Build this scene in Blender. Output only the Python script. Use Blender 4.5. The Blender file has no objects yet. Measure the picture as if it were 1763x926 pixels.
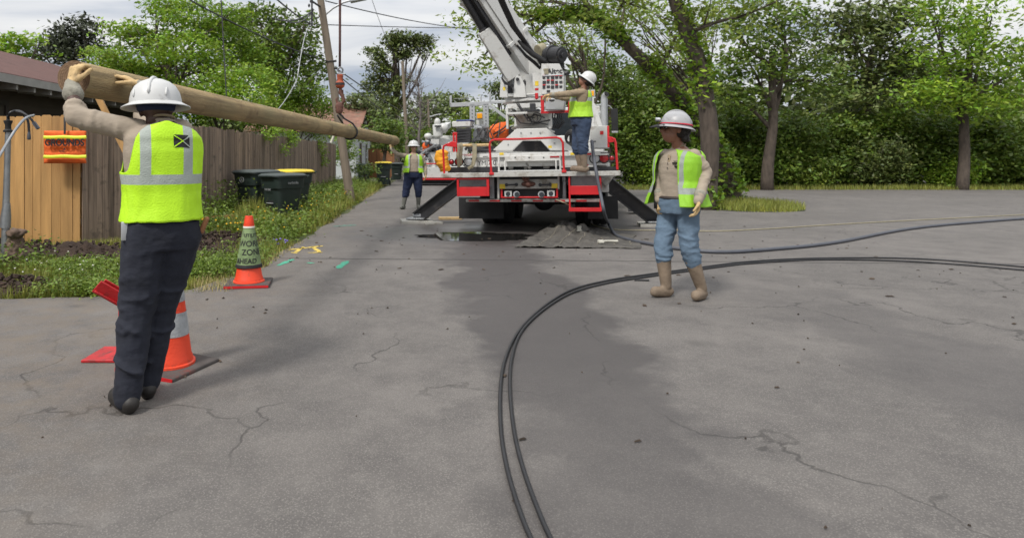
import bpy, bmesh, math, random
import numpy as np
from mathutils import Vector, Matrix, Quaternion
random.seed(7); RNG = np.random.default_rng(11)
S = bpy.context.scene
COL = bpy.context.collection
R = math.radians
pi = math.pi

# ------------------------------------------------------------ camera
K = 1100.0; VX = 735.0; VY = 270.0; H = 1.4
cd = bpy.data.cameras.new('camera'); cam = bpy.data.objects.new('camera', cd); COL.objects.link(cam)
cam.location = (0, 0, H); cam.rotation_euler = (R(90), 0, 0)
cd.sensor_width = 36; cd.lens = 36 * K / 1763
cd.shift_x = (881.5 - VX) / 1763; cd.shift_y = -(463 - VY) / 1763
cd.clip_start = .05; cd.clip_end = 2000
cd.dof.use_dof = True; cd.dof.focus_distance = 4.6; cd.dof.aperture_fstop = 3.2
S.camera = cam
# ------------------------------------------------------------ world: high thin overcast
SUN_EL, SUN_AZ = 52, 215        # azimuth measured clockwise from +Y
w = bpy.data.worlds.new("World"); S.world = w; w.use_nodes = True
nt = w.node_tree; N = nt.nodes; Lk = nt.links
bg = N['Background']; bg.inputs['Strength'].default_value = .086
sky = N.new('ShaderNodeTexSky'); sky.sky_type = 'NISHITA'; sky.sun_disc = False
sky.sun_elevation = R(SUN_EL); sky.sun_rotation = R(SUN_AZ); sky.dust_density = 2
def wn(t, **k):
    n = N.new(t)
    for a, b in k.items(): setattr(n, a, b)
    return n
tc = wn('ShaderNodeTexCoord'); sep = wn('ShaderNodeSeparateXYZ'); Lk.new(tc.outputs['Generated'], sep.inputs[0])
zc = wn('ShaderNodeMath', operation='MAXIMUM'); zc.inputs[1].default_value = 0; Lk.new(sep.outputs[2], zc.inputs[0])
za = wn('ShaderNodeMath', operation='ADD'); za.inputs[1].default_value = .12; Lk.new(zc.outputs[0], za.inputs[0])
dx = wn('ShaderNodeMath', operation='DIVIDE'); Lk.new(sep.outputs[0], dx.inputs[0]); Lk.new(za.outputs[0], dx.inputs[1])
dy = wn('ShaderNodeMath', operation='DIVIDE'); Lk.new(sep.outputs[1], dy.inputs[0]); Lk.new(za.outputs[0], dy.inputs[1])
dx2 = wn('ShaderNodeMath', operation='MULTIPLY'); dx2.inputs[1].default_value = .42; Lk.new(dx.outputs[0], dx2.inputs[0])
cmb = wn('ShaderNodeCombineXYZ'); Lk.new(dx2.outputs[0], cmb.inputs[0]); Lk.new(dy.outputs[0], cmb.inputs[1])
cn = wn('ShaderNodeTexNoise'); cn.inputs['Scale'].default_value = 1.3; cn.inputs['Detail'].default_value = 7; cn.inputs['Roughness'].default_value = .52
cn.inputs['Distortion'].default_value = .5
Lk.new(cmb.outputs[0], cn.inputs['Vector'])
cr = wn('ShaderNodeValToRGB'); Lk.new(cn.outputs['Fac'], cr.inputs[0])
e = cr.color_ramp.elements; e[0].position = .36; e[0].color = (4.5, 5.1, 6.1, 1); e[1].position = .62; e[1].color = (9.2, 9.2, 9.1, 1)
e = cr.color_ramp.elements.new(.48); e.color = (7.4, 7.6, 7.95, 1)
zr = wn('ShaderNodeMapRange'); Lk.new(zc.outputs[0], zr.inputs[0]); zr.inputs[1].default_value = .1; zr.inputs[2].default_value = .95
zr.inputs[3].default_value = 1.0; zr.inputs[4].default_value = 1.9
vm = wn('ShaderNodeVectorMath', operation='SCALE'); Lk.new(cr.outputs[0], vm.inputs[0]); Lk.new(zr.outputs[0], vm.inputs['Scale'])
mx = wn('ShaderNodeMix', data_type='RGBA'); mx.inputs[0].default_value = .93
Lk.new(sky.outputs[0], mx.inputs[6]); Lk.new(vm.outputs[0], mx.inputs[7]); Lk.new(mx.outputs[2], bg.inputs[0])
# ------------------------------------------------------------ the sun behind the cloud
sd = bpy.data.lights.new('sun', 'SUN'); sd.energy = 2.7; sd.angle = R(10); sd.color = (1, .96, .9)
so = bpy.data.objects.new('sun', sd); COL.objects.link(so)
az = R(SUN_AZ); sdir = Vector((math.sin(az) * math.cos(R(SUN_EL)), math.cos(az) * math.cos(R(SUN_EL)), math.sin(R(SUN_EL))))
so.rotation_euler = sdir.to_track_quat('Z', 'Y').to_euler(); so.location = (0, 0, 30)
S.view_settings.view_transform = 'Standard'; S.view_settings.look = 'None'; S.view_settings.gamma = 1
S.view_settings.use_curve_mapping = False; S.view_settings.exposure = 0.16
S.cycles.max_bounces = 6; S.cycles.transparent_max_bounces = 8; S.cycles.use_denoising = True

def P(px, py, Y): return Vector(((px - VX) * Y / K, Y, H - (py - VY) * Y / K))
def G(px, py, z=0):
    Y = (H - z) * K / (py - VY); return Vector(((px - VX) * Y / K, Y, z))

# ------------------------------------------------------------ materials
def mat(name, col, rough=.6, var=.15, scale=6, bump=0, bscale=60, metal=0, dirt=None, dthr=.55, dscale=3, stretch=(1, 1, 1), island=0, coat=0, spec=.5, sheen=0, transl=0, hue=0):
    m = bpy.data.materials.new(name); m.use_nodes = True
    t = m.node_tree; n = t.nodes; l = t.links; b = n['Principled BSDF']
    def new(ty, **k):
        x = n.new(ty)
        for a, c in k.items(): setattr(x, a, c)
        return x
    tc = new('ShaderNodeTexCoord'); mp = new('ShaderNodeMapping'); l.new(tc.outputs['Object'], mp.inputs[0]); mp.inputs['Scale'].default_value = stretch
    no = new('ShaderNodeTexNoise'); no.inputs['Scale'].default_value = scale; no.inputs['Detail'].default_value = 6; l.new(mp.outputs[0], no.inputs['Vector'])
    mr = new('ShaderNodeMapRange'); mr.inputs[1].default_value = .25; mr.inputs[2].default_value = .75
    mr.inputs[3].default_value = 1 - var; mr.inputs[4].default_value = 1 + var; l.new(no.outputs[0], mr.inputs[0])
    fac = mr.outputs[0]
    if island:
        g = new('ShaderNodeNewGeometry'); r2 = new('ShaderNodeMapRange'); r2.inputs[3].default_value = 1 - island; r2.inputs[4].default_value = 1 + island
        l.new(g.outputs['Random Per Island'], r2.inputs[0]); mu = new('ShaderNodeMath', operation='MULTIPLY'); l.new(fac, mu.inputs[0]); l.new(r2.outputs[0], mu.inputs[1]); fac = mu.outputs[0]
    sc = new('ShaderNodeVectorMath', operation='SCALE'); sc.inputs[0].default_value = col[:3]; l.new(fac, sc.inputs['Scale'])
    out = sc.outputs[0]
    if hue:
        g = new('ShaderNodeNewGeometry'); hs = new('ShaderNodeHueSaturation'); r3 = new('ShaderNodeMapRange'); r3.inputs[3].default_value = .5 - hue; r3.inputs[4].default_value = .5 + hue * .6
        n3 = new('ShaderNodeMath', operation='MULTIPLY'); n3.inputs[1].default_value = 7.31; l.new(g.outputs['Random Per Island'], n3.inputs[0]); n4 = new('ShaderNodeMath', operation='FRACT'); l.new(n3.outputs[0], n4.inputs[0])
        l.new(n4.outputs[0], r3.inputs[0]); l.new(r3.outputs[0], hs.inputs['Hue']); l.new(out, hs.inputs['Color']); out = hs.outputs[0]
    if dirt:
        n2 = new('ShaderNodeTexNoise'); n2.inputs['Scale'].default_value = dscale; n2.inputs['Detail'].default_value = 8; n2.inputs['Roughness'].default_value = .65
        l.new(tc.outputs['Object'], n2.inputs['Vector']); rr = new('ShaderNodeMapRange'); rr.inputs[1].default_value = dthr; rr.inputs[2].default_value = dthr + .18; l.new(n2.outputs[0], rr.inputs[0])
        mi = new('ShaderNodeMix', data_type='RGBA'); l.new(rr.outputs[0], mi.inputs[0]); l.new(out, mi.inputs[6]); mi.inputs[7].default_value = (*dirt, 1); out = mi.outputs[2]
    l.new(out, b.inputs['Base Color'])
    b.inputs['Roughness'].default_value = rough; b.inputs['Metallic'].default_value = metal
    b.inputs['Specular IOR Level'].default_value = spec
    if coat: b.inputs['Coat Weight'].default_value = coat
    if bump:
        nb = new('ShaderNodeTexNoise'); nb.inputs['Scale'].default_value = bscale; nb.inputs['Detail'].default_value = 5; l.new(mp.outputs[0], nb.inputs['Vector'])
        bu = new('ShaderNodeBump'); bu.inputs['Strength'].default_value = min(1, bump); bu.inputs['Distance'].default_value = .02; l.new(nb.outputs[0], bu.inputs['Height']); l.new(bu.outputs[0], b.inputs['Normal'])
    if transl:
        tr = new('ShaderNodeBsdfTranslucent'); ms = new('ShaderNodeMixShader'); ms.inputs[0].default_value = transl
        l.new(out, tr.inputs[0]); l.new(b.outputs[0], ms.inputs[1]); l.new(tr.outputs[0], ms.inputs[2]); l.new(ms.outputs[0], n['Material Output'].inputs[0])
    return m
M = {}
def setup_mats():
    d = (.16, .13, .1)
    M['white'] = mat('white_paint', (.56, .56, .54), .42, .06, 3, dirt=(.3, .27, .23), dthr=.55, dscale=6, bump=.12, bscale=30)
    M['whited'] = mat('grimy_white_paint', (.44, .43, .4), .5, .12, 6, dirt=(.2, .17, .13), dthr=.5, dscale=7, bump=.15)
    M['red'] = mat('red_paint', (.52, .012, .016), .42, .12, 5, dirt=(.2, .03, .02), dthr=.62, dscale=9)
    M['redw'] = mat('worn_red_paint', (.45, .015, .018), .5, .25, 9, dirt=(.1, .03, .025), dthr=.54, dscale=14, bump=.2)
    M['black'] = mat('black_rubber', (.014, .014, .015), .75, .3, 8, bump=.2)
    M['blackm'] = mat('black_steel', (.025, .025, .028), .5, .3, 6, dirt=(.12, .1, .09), dthr=.6, bump=.1)
    M['steel'] = mat('galvanised_steel', (.3, .31, .32), .42, .2, 10, metal=.7, bump=.1)
    M['alu'] = mat('dull_aluminium', (.42, .43, .44), .45, .12, 8, metal=.4)
    M['rust'] = mat('rusty_steel', (.12, .05, .035), .75, .4, 14, bump=.4)
    M['orange'] = mat('orange_plastic', (.78, .11, .012), .5, .12, 5)
    M['orangef'] = mat('orange_fabric', (.75, .13, .02), .8, .2, 8, bump=.4, bscale=25)
    M['yellowf'] = mat('yellow_fabric', (.7, .3, .015), .8, .25, 8, bump=.5, bscale=18)
    M['amber'] = mat('amber_lens', (.85, .35, .01), .2, .05)
    M['redlens'] = mat('red_lens', (.32, .01, .015), .25, .1)
    M['glass'] = mat('dark_glass', (.02, .025, .03), .08, .1)
    M['lime'] = mat('yellow_tape', (.75, .8, .05), .5, .05)
    M['yellow'] = mat('yellow_paint', (.72, .52, .03), .5, .15)
    M['strap'] = mat('webbing', (.28, .25, .17), .85, .2, 20, bump=.3)
    M['sky_blue'] = mat('blue_lid', (.03, .06, .25), .5)
    M['grass'] = mat('grass_blade', (.23, .26, .048), .6, .4, 1.2, island=.4, hue=.035, transl=.3)
    M['weed'] = mat('weed_leaf', (.14, .215, .026), .55, .35, 1.6, island=.4, hue=.02, transl=.3)
    M['straw'] = mat('dry_grass', (.36, .3, .13), .8, .2, island=.4)
    M['soil'] = mat('soil', (.042, .026, .018), .95, .5, 7, bump=1, bscale=18)
    M['bark'] = mat('bark', (.075, .058, .045), .9, .45, 9, bump=1, bscale=14, stretch=(1, 1, .35))
    M['pole'] = mat('weathered_pole', (.2, .16, .12), .85, .25, 10, bump=.5, bscale=22, stretch=(3, 3, .15))
    M['cable'] = mat('cable_jacket', (.016, .016, .018), .5, .2)
    M['wire'] = mat('wire', (.05, .05, .055), .6, .2)
    M['tanf'] = mat('tan_leather', (.5, .35, .17), .8, .3, 12, bump=.4, bscale=40, dirt=(.09, .07, .055), dthr=.56, dscale=15); M['cuff'] = mat('canvas_cuff', (.25, .235, .19), .9, .25, 14, bump=.4, dirt=(.12, .1, .08), dthr=.58, dscale=16)
    M['hose'] = mat('grey_hose', (.075, .08, .095), .55, .15)
    M['hatg'] = mat('grimy_grey_hat', (.34, .34, .35), .4, .1, 5, dirt=(.18, .17, .16), dthr=.52, dscale=8)
    M['hatw'] = mat('white_hat', (.52, .52, .51), .4, .05, 5, dirt=(.3, .29, .27), dthr=.62, dscale=9, coat=.1)
setup_mats()

# ------------------------------------------------------------ mesh builder
class MB:
    def __init__(s): s.v = []; s.f = []; s.mi = []; s.m = 0
    def add(s, vs, fs):
        o = len(s.v); s.v += [tuple(x) for x in vs]; s.f += [tuple(i + o for i in f) for f in fs]; s.mi += [s.m] * len(fs); return s
    def hexa(s, p):   # 8 points, bottom 4 ccw then top 4
        return s.add(p, [(3, 2, 1, 0), (4, 5, 6, 7), (0, 1, 5, 4), (1, 2, 6, 5), (2, 3, 7, 6), (3, 0, 4, 7)])
    def box(s, x0, x1, y0, y1, z0, z1):
        x0, x1 = sorted((x0, x1)); y0, y1 = sorted((y0, y1)); z0, z1 = sorted((z0, z1))
        return s.hexa([(x0, y0, z0), (x1, y0, z0), (x1, y1, z0), (x0, y1, z0), (x0, y0, z1), (x1, y0, z1), (x1, y1, z1), (x0, y1, z1)])
    def beam(s, a, b, w, h, up=(0, 0, 1), w2=None, h2=None):
        a = Vector(a); b = Vector(b); d = (b - a).normalized(); up = Vector(up)
        x = d.cross(up); x = x.normalized() if x.length > 1e-4 else Vector((1, 0, 0)); y = x.cross(d).normalized()
        w2 = w if w2 is None else w2; h2 = h if h2 is None else h2; ps = []
        for p, ww, hh in ((a, w, h), (b, w2, h2)):
            ps += [p - x * ww / 2 - y * hh / 2, p + x * ww / 2 - y * hh / 2, p + x * ww / 2 + y * hh / 2, p - x * ww / 2 + y * hh / 2]
        return s.hexa(ps)
    def tube(s, pts, r, n=10, cap=True, flat=None, flatdir=None):
        pts = [Vector(p) for p in pts]; k = len(pts)
        rs = r if hasattr(r, '__len__') else [r] * k
        d0 = (pts[1] - pts[0]).normalized(); u = d0.orthogonal().normalized()
        if flatdir is not None:
            fd = Vector(flatdir); u = (fd - d0 * fd.dot(d0)).normalized()
        vs = []; fs = []
        for i, p in enumerate(pts):
            d = (pts[min(i + 1, k - 1)] - pts[max(i - 1, 0)]).normalized()
            u = (u - d * u.dot(d)).normalized(); v = d.cross(u)
            for j in range(n):
                a = 2 * pi * j / n; fl = (flat if flat else 1)
                vs.append(p + u * math.cos(a) * rs[i] * fl + v * math.sin(a) * rs[i])
        for i in range(k - 1):
            for j in range(n): fs.append((i * n + j, i * n + (j + 1) % n, (i + 1) * n + (j + 1) % n, (i + 1) * n + j))
        if cap: fs += [tuple(reversed(range(n))), tuple((k - 1) * n + j for j in range(n))]
        return s.add(vs, fs)
    def capsule(s, a, b, ra, rb, n=12, flat=None, flatdir=None):  # round ended limb
        a = Vector(a); b = Vector(b); d = (b - a).normalized(); pts = []; rs = []
        for t in (80, 60, 35, 12): pts.append(a - d * ra * math.sin(R(t))); rs.append(ra * math.cos(R(t)))
        for t in (0.05, .5, .95): pts.append(a.lerp(b, t)); rs.append(ra + (rb - ra) * t)
        for t in (12, 35, 60, 80): pts.append(b + d * rb * math.sin(R(t))); rs.append(rb * math.cos(R(t)))
        return s.tube(pts, rs, n, True, flat, flatdir)
    def ell(s, c, rx, ry, rz, n=16, m=10, rot=None):
        vs = []; fs = []; c = Vector(c)
        for i in range(1, m):
            t = pi * i / m
            for j in range(n):
                a = 2 * pi * j / n; q = Vector((rx * math.sin(t) * math.cos(a), ry * math.sin(t) * math.sin(a), rz * math.cos(t)))
                if rot: q = rot @ q
                vs.append(c + q)
        for e2 in (rz, -rz):
            q = Vector((0, 0, e2)); q = rot @ q if rot else q; vs.append(c + q)
        for i in range(m - 2):
            for j in range(n): fs.append((i * n + j, (i + 1) * n + j, (i + 1) * n + (j + 1) % n, i * n + (j + 1) % n))
        T = (m - 1) * n
        for j in range(n): fs.append((T, j, (j + 1) % n)); fs.append((T + 1, (m - 2) * n + (j + 1) % n, (m - 2) * n + j))
        return s.add(vs, fs)
    def loft(s, rings, n=32, p=2.4):   # rings: (cx, cy, z, w, d)
        vs = []; fs = []; k = len(rings)
        for (cx, cy, z, ww, dd) in rings:
            for j in range(n):
                a = 2 * pi * j / n; ca, sa = math.cos(a), math.sin(a)
                vs.append((cx + ww * abs(ca) ** (2 / p) * (1 if ca > 0 else -1), cy + dd * abs(sa) ** (2 / p) * (1 if sa > 0 else -1), z))
        for i in range(k - 1):
            for j in range(n): fs.append((i * n + j, i * n + (j + 1) % n, (i + 1) * n + (j + 1) % n, (i + 1) * n + j))
        fs += [tuple(reversed(range(n))), tuple((k - 1) * n + j for j in range(n))]
        return s.add(vs, fs)
    def lathe(s, c, prof, n=24, axis=(0, 0, 1), cap=True):   # prof: (r, h)
        c = Vector(c); ax = Vector(axis).normalized(); u = ax.orthogonal().normalized(); v = ax.cross(u); vs = []; fs = []; k = len(prof)
        for (r, h) in prof:
            for j in range(n):
                a = 2 * pi * j / n; vs.append(c + ax * h + u * r * math.cos(a) + v * r * math.sin(a))
        for i in range(k - 1):
            for j in range(n): fs.append((i * n + j, i * n + (j + 1) % n, (i + 1) * n + (j + 1) % n, (i + 1) * n + j))
        if cap: fs += [tuple(reversed(range(n))), tuple((k - 1) * n + j for j in range(n))]
        return s.add(vs, fs)
    def cyl(s, a, b, r, n=16, r2=None):
        a = Vector(a); b = Vector(b); return s.lathe(a, [(r, 0), (r if r2 is None else r2, (b - a).length)], n, b - a)
    def prism(s, poly, off):    # polygon of 3-D points pushed by off
        k = len(poly); off = Vector(off); poly = [Vector(q) for q in poly]
        return s.add(poly + [q + off for q in poly], [tuple(reversed(range(k))), tuple(range(k, 2 * k))] + [(i, (i + 1) % k, k + (i + 1) % k, k + i) for i in range(k)])
    def torus(s, c, R0, r, axis=(0, 0, 1), n=24, m=8, a0=0, a1=2 * pi):
        c = Vector(c); ax = Vector(axis).normalized(); u = ax.orthogonal().normalized(); v = ax.cross(u)
        pts = [c + u * R0 * math.cos(a0 + (a1 - a0) * i / n) + v * R0 * math.sin(a0 + (a1 - a0) * i / n) for i in range(n + 1)]
        return s.tube(pts, r, m, True)

def fix(me):
    bm = bmesh.new(); bm.from_mesh(me); bmesh.ops.recalc_face_normals(bm, faces=bm.faces); bm.to_mesh(me); bm.free()
def link(name, me, mats, parent=None, loc=None):
    o = bpy.data.objects.new(name, me)
    for m in (mats if isinstance(mats, (list, tuple)) else [mats]): me.materials.append(M[m] if isinstance(m, str) else m)
    COL.objects.link(o)
    if loc is not None: o.location = loc
    if parent is not None: o.parent = parent
    return o
def obj(name, mb, mats, parent=None, origin=None, smooth=False, bevel=0, loc=None, fn=True):
    """origin: subtracted from the vertices (world coords in, local coords out)"""
    me = bpy.data.meshes.new(name)
    vs = mb.v
    if origin is not None:
        ox, oy, oz = origin; vs = [(x - ox, y - oy, z - oz) for x, y, z in vs]
    me.from_pydata(vs, [], mb.f); me.polygons.foreach_set('material_index', mb.mi)
    if fn: fix(me)
    if smooth:
        me.polygons.foreach_set('use_smooth', [True] * len(me.polygons))
        if smooth != 'all': me.set_sharp_from_angle(angle=R(38))
    o = link(name, me, mats, parent, (origin if (origin is not None and parent is None) else loc))
    if bevel:
        b = o.modifiers.new('bevel', 'BEVEL'); b.width = bevel; b.segments = 2; b.limit_method = 'ANGLE'; b.angle_limit = R(40)
    return o
def tag(o, label=None, cat=None, group=None, kind=None):
    if label: o['label'] = label
    if cat: o['category'] = cat
    if group: o['group'] = group
    if kind: o['kind'] = kind
    return o
def empty(name, loc, label, cat, group=None, rot=(0, 0, 0)):
    o = bpy.data.objects.new(name, None); COL.objects.link(o); o.location = loc; o.rotation_euler = rot; o.empty_display_size = .2
    return tag(o, label, cat, group)
def dup(o, loc, rotz=None, label=None, parent=None):
    c = o.copy(); COL.objects.link(c)
    if parent is None:
        c.location = loc
        if rotz is not None: c.rotation_euler = (0, 0, rotz)
        if label: c['label'] = label
    else: c.parent = parent
    for ch in o.children: dup(ch, None, None, None, c)
    return c
def text(name, s, size, mx, m, parent=None, ext=.002, sx=1.0, bold=0):
    cu = bpy.data.curves.new('t', 'FONT'); cu.body = s; cu.size = size; cu.extrude = ext; cu.align_x = 'CENTER'; cu.align_y = 'CENTER'; cu.offset = bold
    t = bpy.data.objects.new('t', cu); COL.objects.link(t)
    me = bpy.data.meshes.new_from_object(t.evaluated_get(bpy.context.evaluated_depsgraph_get())); bpy.data.objects.remove(t)
    me.transform(Matrix.Diagonal((sx, 1, 1, 1))); me.transform(mx); me.materials.clear()
    return link(name, me, m, parent)
FACE = Matrix.Rotation(R(90), 4, 'X')     # text standing up, facing -Y
def remesh(mb, voxel, smooth=4, name='m', noise=0, nscale=.1):
    me = bpy.data.meshes.new(name); me.from_pydata(mb.v, [], mb.f); fix(me)
    o = bpy.data.objects.new('tmp', me); COL.objects.link(o)
    r = o.modifiers.new('r', 'REMESH'); r.mode = 'VOXEL'; r.voxel_size = voxel; r.use_smooth_shade = True
    s = o.modifiers.new('s', 'SMOOTH'); s.iterations = smooth; s.factor = .5
    if noise:
        tx = bpy.data.textures.new('fold', 'CLOUDS'); tx.noise_scale = nscale; tx.noise_depth = 3
        d = o.modifiers.new('d', 'DISPLACE'); d.texture = tx; d.strength = noise; d.mid_level = .5; d.texture_coords = 'LOCAL'
    me2 = bpy.data.meshes.new_from_object(o.evaluated_get(bpy.context.evaluated_depsgraph_get())); bpy.data.objects.remove(o)
    me2.name = name; me2.materials.clear()
    me2.polygons.foreach_set('use_smooth', [True] * len(me2.polygons))
    return me2
def hn(x, y, s=1.0):   # smooth value noise
    from mathutils import noise
    return noise.noise(Vector((x * s, y * s, 3.3)))
def cable(name, pts, r, m, label, cat, group=None, n=8, sub=10):
    """smooth cable through the points"""
    pts = [Vector(p) for p in pts]; q = []
    for i in range(len(pts) - 1):
        p0 = pts[max(i - 1, 0)]; p1 = pts[i]; p2 = pts[i + 1]; p3 = pts[min(i + 2, len(pts) - 1)]
        for k in range(sub):
            t = k / sub
            q.append(.5 * ((2 * p1) + (-p0 + p2) * t + (2 * p0 - 5 * p1 + 4 * p2 - p3) * t * t + (-p0 + 3 * p1 - 3 * p2 + p3) * t ** 3))
    q.append(pts[-1]); mb = MB(); mb.tube(q, r, n)
    o = obj(name, mb, m, origin=tuple(q[0]), smooth='all')
    return tag(o, label, cat, group)
# ============================================================ GROUND
def jit_edge(pts, amp=.06, step=.35, s=1.7):
    out = []
    for i in range(len(pts)):
        a = Vector(pts[i]); b = Vector(pts[(i + 1) % len(pts)]); L = (b - a).length; n = max(1, min(160, int(L / step)))
        for k in range(n):
            p = a.lerp(b, k / n); q = hn(p.x * s + 5, p.y * s) * amp + hn(p.x * 6, p.y * 6 + 9) * amp * .5
            d = (b - a).normalized(); out.append(p + Vector((-d.y, d.x)) * q)
    return out
def sheet(name, poly, z, m, **k):
    bm = bmesh.new(); vs = [bm.verts.new((p[0], p[1], z)) for p in poly]; f = bm.faces.new(vs)
    bmesh.ops.triangulate(bm, faces=[f]); 
    bm.normal_update(); up_ = [q for q in bm.faces if q.normal.z > 0]; dn_ = [q for q in bm.faces if q.normal.z <= 0]
    bmesh.ops.delete(bm, geom=(dn_ if len(up_) > len(dn_) else up_), context='FACES'); me = bpy.data.meshes.new(name); bm.to_mesh(me); bm.free()
    if len(me.polygons) and me.polygons[0].normal.z < 0: me.flip_normals()
    return tag(link(name, me, m), **k)

M['earth'] = mat('earth_and_turf', (.07, .085, .028), .95, .4, 1.4, bump=.8, bscale=30, dirt=(.085, .062, .038), dthr=.5, dscale=1.1)
sheet('ground', [(-260, -20), (260, -20), (260, 500), (-260, 500)], -.03, 'earth', kind='structure')

def asphalt():
    m = bpy.data.materials.new('worn_asphalt'); m.use_nodes = True; t = m.node_tree; n = t.nodes; l = t.links; b = n['Principled BSDF']
    def new(ty, **k):
        x = n.new(ty)
        for a, c in k.items(): setattr(x, a, c)
        return x
    tc = new('ShaderNodeTexCoord'); C = tc.outputs['Object']
    def noise(sc, det=5, ro=.5, vec=None, dist=0):
        x = new('ShaderNodeTexNoise'); x.inputs['Scale'].default_value = sc; x.inputs['Detail'].default_value = det; x.inputs['Roughness'].default_value = ro; x.inputs['Distortion'].default_value = dist
        l.new(vec or C, x.inputs['Vector']); return x.outputs[0]
    def mr(v, a, b_, c=0, d=1):
        x = new('ShaderNodeMapRange'); l.new(v, x.inputs[0]); x.inputs[1].default_value = a; x.inputs[2].default_value = b_; x.inputs[3].default_value = c; x.inputs[4].default_value = d; return x.outputs[0]
    def ma(op, a, c=None):
        x = new('ShaderNodeMath', operation=op)
        for i, q in enumerate((a, c)):
            if q is None: continue
            if isinstance(q, (int, float)): x.inputs[i].default_value = q
            else: l.new(q, x.inputs[i])
        return x.outputs[0]
    def mix(f, a, c):
        x = new('ShaderNodeMix', data_type='RGBA')
        if isinstance(f, (int, float)): x.inputs[0].default_value = f
        else: l.new(f, x.inputs[0])
        for i, q in ((6, a), (7, c)):
            if isinstance(q, tuple): x.inputs[i].default_value = (*q, 1)
            else: l.new(q, x.inputs[i])
        return x.outputs[2]
    sp = new('ShaderNodeSeparateXYZ'); l.new(C, sp.inputs[0]); X, Y = sp.outputs[0], sp.outputs[1]
    big = noise(.45, 6, .6); mid = noise(2.3, 8, .65); fine = noise(38, 4, .7); grit = noise(150, 3, .6)
    col = mix(mr(big, .35, .65), (.118, .108, .1), (.165, .15, .138))
    col = mix(mr(mid, .4, .68, 0, .75), col, (.088, .08, .076)); col = mix(mr(noise(7, 8, .7), .52, .75, 0, .5), col, (.2, .185, .168))
    vo = new('ShaderNodeTexVoronoi'); vo.inputs['Scale'].default_value = 95; l.new(C, vo.inputs['Vector'])
    col = mix(mr(vo.outputs['Distance'], .1, .45, .6, 0), col, (.27, .25, .225)); v2 = new('ShaderNodeTexVoronoi'); v2.inputs['Scale'].default_value = 34; l.new(C, v2.inputs['Vector']); col = mix(mr(v2.outputs['Distance'], .05, .22, .5, 0), col, (.07, .064, .06)); v3 = new('ShaderNodeTexVoronoi'); v3.inputs['Scale'].default_value = 1.3; l.new(C, v3.inputs['Vector']); col = mix(ma('MULTIPLY', mr(ma('ADD', v3.outputs['Distance'], ma('MULTIPLY', noise(9, 5), .16)), .1, .26, .5, 0), mr(noise(.6), .48, .56)), col, (.05, .045, .042))
    col = mix(mr(grit, .5, .72, 0, .55), col, (.05, .047, .045))
    # tar-dark traffic lane that runs toward the truck: its own stain
    wob = ma('MULTIPLY', ma('SUBTRACT', noise(1.1, 6, .6), .5), 1.9)
    lane = ma('ABSOLUTE', ma('SUBTRACT', ma('ADD', X, wob), .95)); lm = mr(lane, .45, .72, 1, 0)
    ly = mr(Y, 1.5, 4.5, .35, 1); lm = ma('MULTIPLY', lm, ly); lm = ma('MULTIPLY', lm, mr(Y, 13, 16, 1, .3))
    # old repair left
    l2 = ma('ABSOLUTE', ma('SUBTRACT', ma('ADD', X, wob), 3.6)); lm2 = ma('MULTIPLY', mr(l2, .3, .7, .55, 0), mr(Y, 5, 7, 1, .4))
    # damp round the puddle
    dxx = ma('DIVIDE', ma('SUBTRACT', ma('ADD', X, wob), .9), 2.9); dyy = ma('DIVIDE', ma('SUBTRACT', ma('ADD', Y, ma('MULTIPLY', wob, .6)), 11.6), 1.9)
    dd = ma('SQRT', ma('ADD', ma('MULTIPLY', dxx, dxx), ma('MULTIPLY', dyy, dyy))); dm = mr(dd, .6, 1.05, 1, 0)
    # darker, slightly smoother oval of asphalt below the truck
    ox = ma('DIVIDE', ma('SUBTRACT', ma('ADD', X, wob), 3.1), 2.6); oy = ma('DIVIDE', ma('SUBTRACT', Y, 15.5), 4.2)
    om = mr(ma('SQRT', ma('ADD', ma('MULTIPLY', ox, ox), ma('MULTIPLY', oy, oy))), .6, 1.1, .9, 0)
    wet_dark = ma('MINIMUM', ma('MAXIMUM', ma('MAXIMUM', lm, lm2), ma('MAXIMUM', dm, om)), 1)
    col = mix(ma('MULTIPLY', wet_dark, .78), col, (.052, .046, .045))
    # cracks: joint across the lane, a few wandering ones
    jn = ma('ABSOLUTE', ma('ADD', ma('SUBTRACT', ma('ADD', Y, ma('MULTIPLY', X, .05)), 8.72), ma('MULTIPLY', ma('SUBTRACT', noise(3, 4, .6), .5), .14)))
    jm = mr(jn, .012, .045, .85, 0)
    wv = new('ShaderNodeTexVoronoi', feature='DISTANCE_TO_EDGE'); wv.inputs['Scale'].default_value = .42
    mpv = new('ShaderNodeVectorMath', operation='ADD'); l.new(C, mpv.inputs[0]); nn = new('ShaderNodeTexNoise'); nn.inputs['Scale'].default_value = 1.6; nn.inputs['Detail'].default_value = 7; l.new(C, nn.inputs['Vector'])
    ns = new('ShaderNodeVectorMath', operation='SCALE'); ns.inputs['Scale'].default_value = 1.1; l.new(nn.outputs['Color'], ns.inputs[0]); l.new(ns.outputs[0], mpv.inputs[1]); l.new(mpv.outputs[0], wv.inputs['Vector'])
    cm = ma('MULTIPLY', mr(wv.outputs['Distance'], .002, .007, 1, 0), mr(noise(.8, 3), .46, .56, 0, .85))
    crack = ma('MAXIMUM', jm, ma('MULTIPLY', cm, .7))
    col = mix(crack, col, (.03, .027, .025))
    # pale dust and soil washed onto the edges
    dust = ma('MULTIPLY', mr(ma('ADD', X, wob), -2.6, -.9, .6, 0), mr(noise(4, 8, .7), .4, .65))
    col = mix(dust, col, (.17, .135, .1))
    l.new(col, b.inputs['Base Color'])
    l.new(ma('SUBTRACT', .9, ma('ADD', ma('MULTIPLY', wet_dark, .25), ma('MULTIPLY', dm, .3))), b.inputs['Roughness'])
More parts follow.
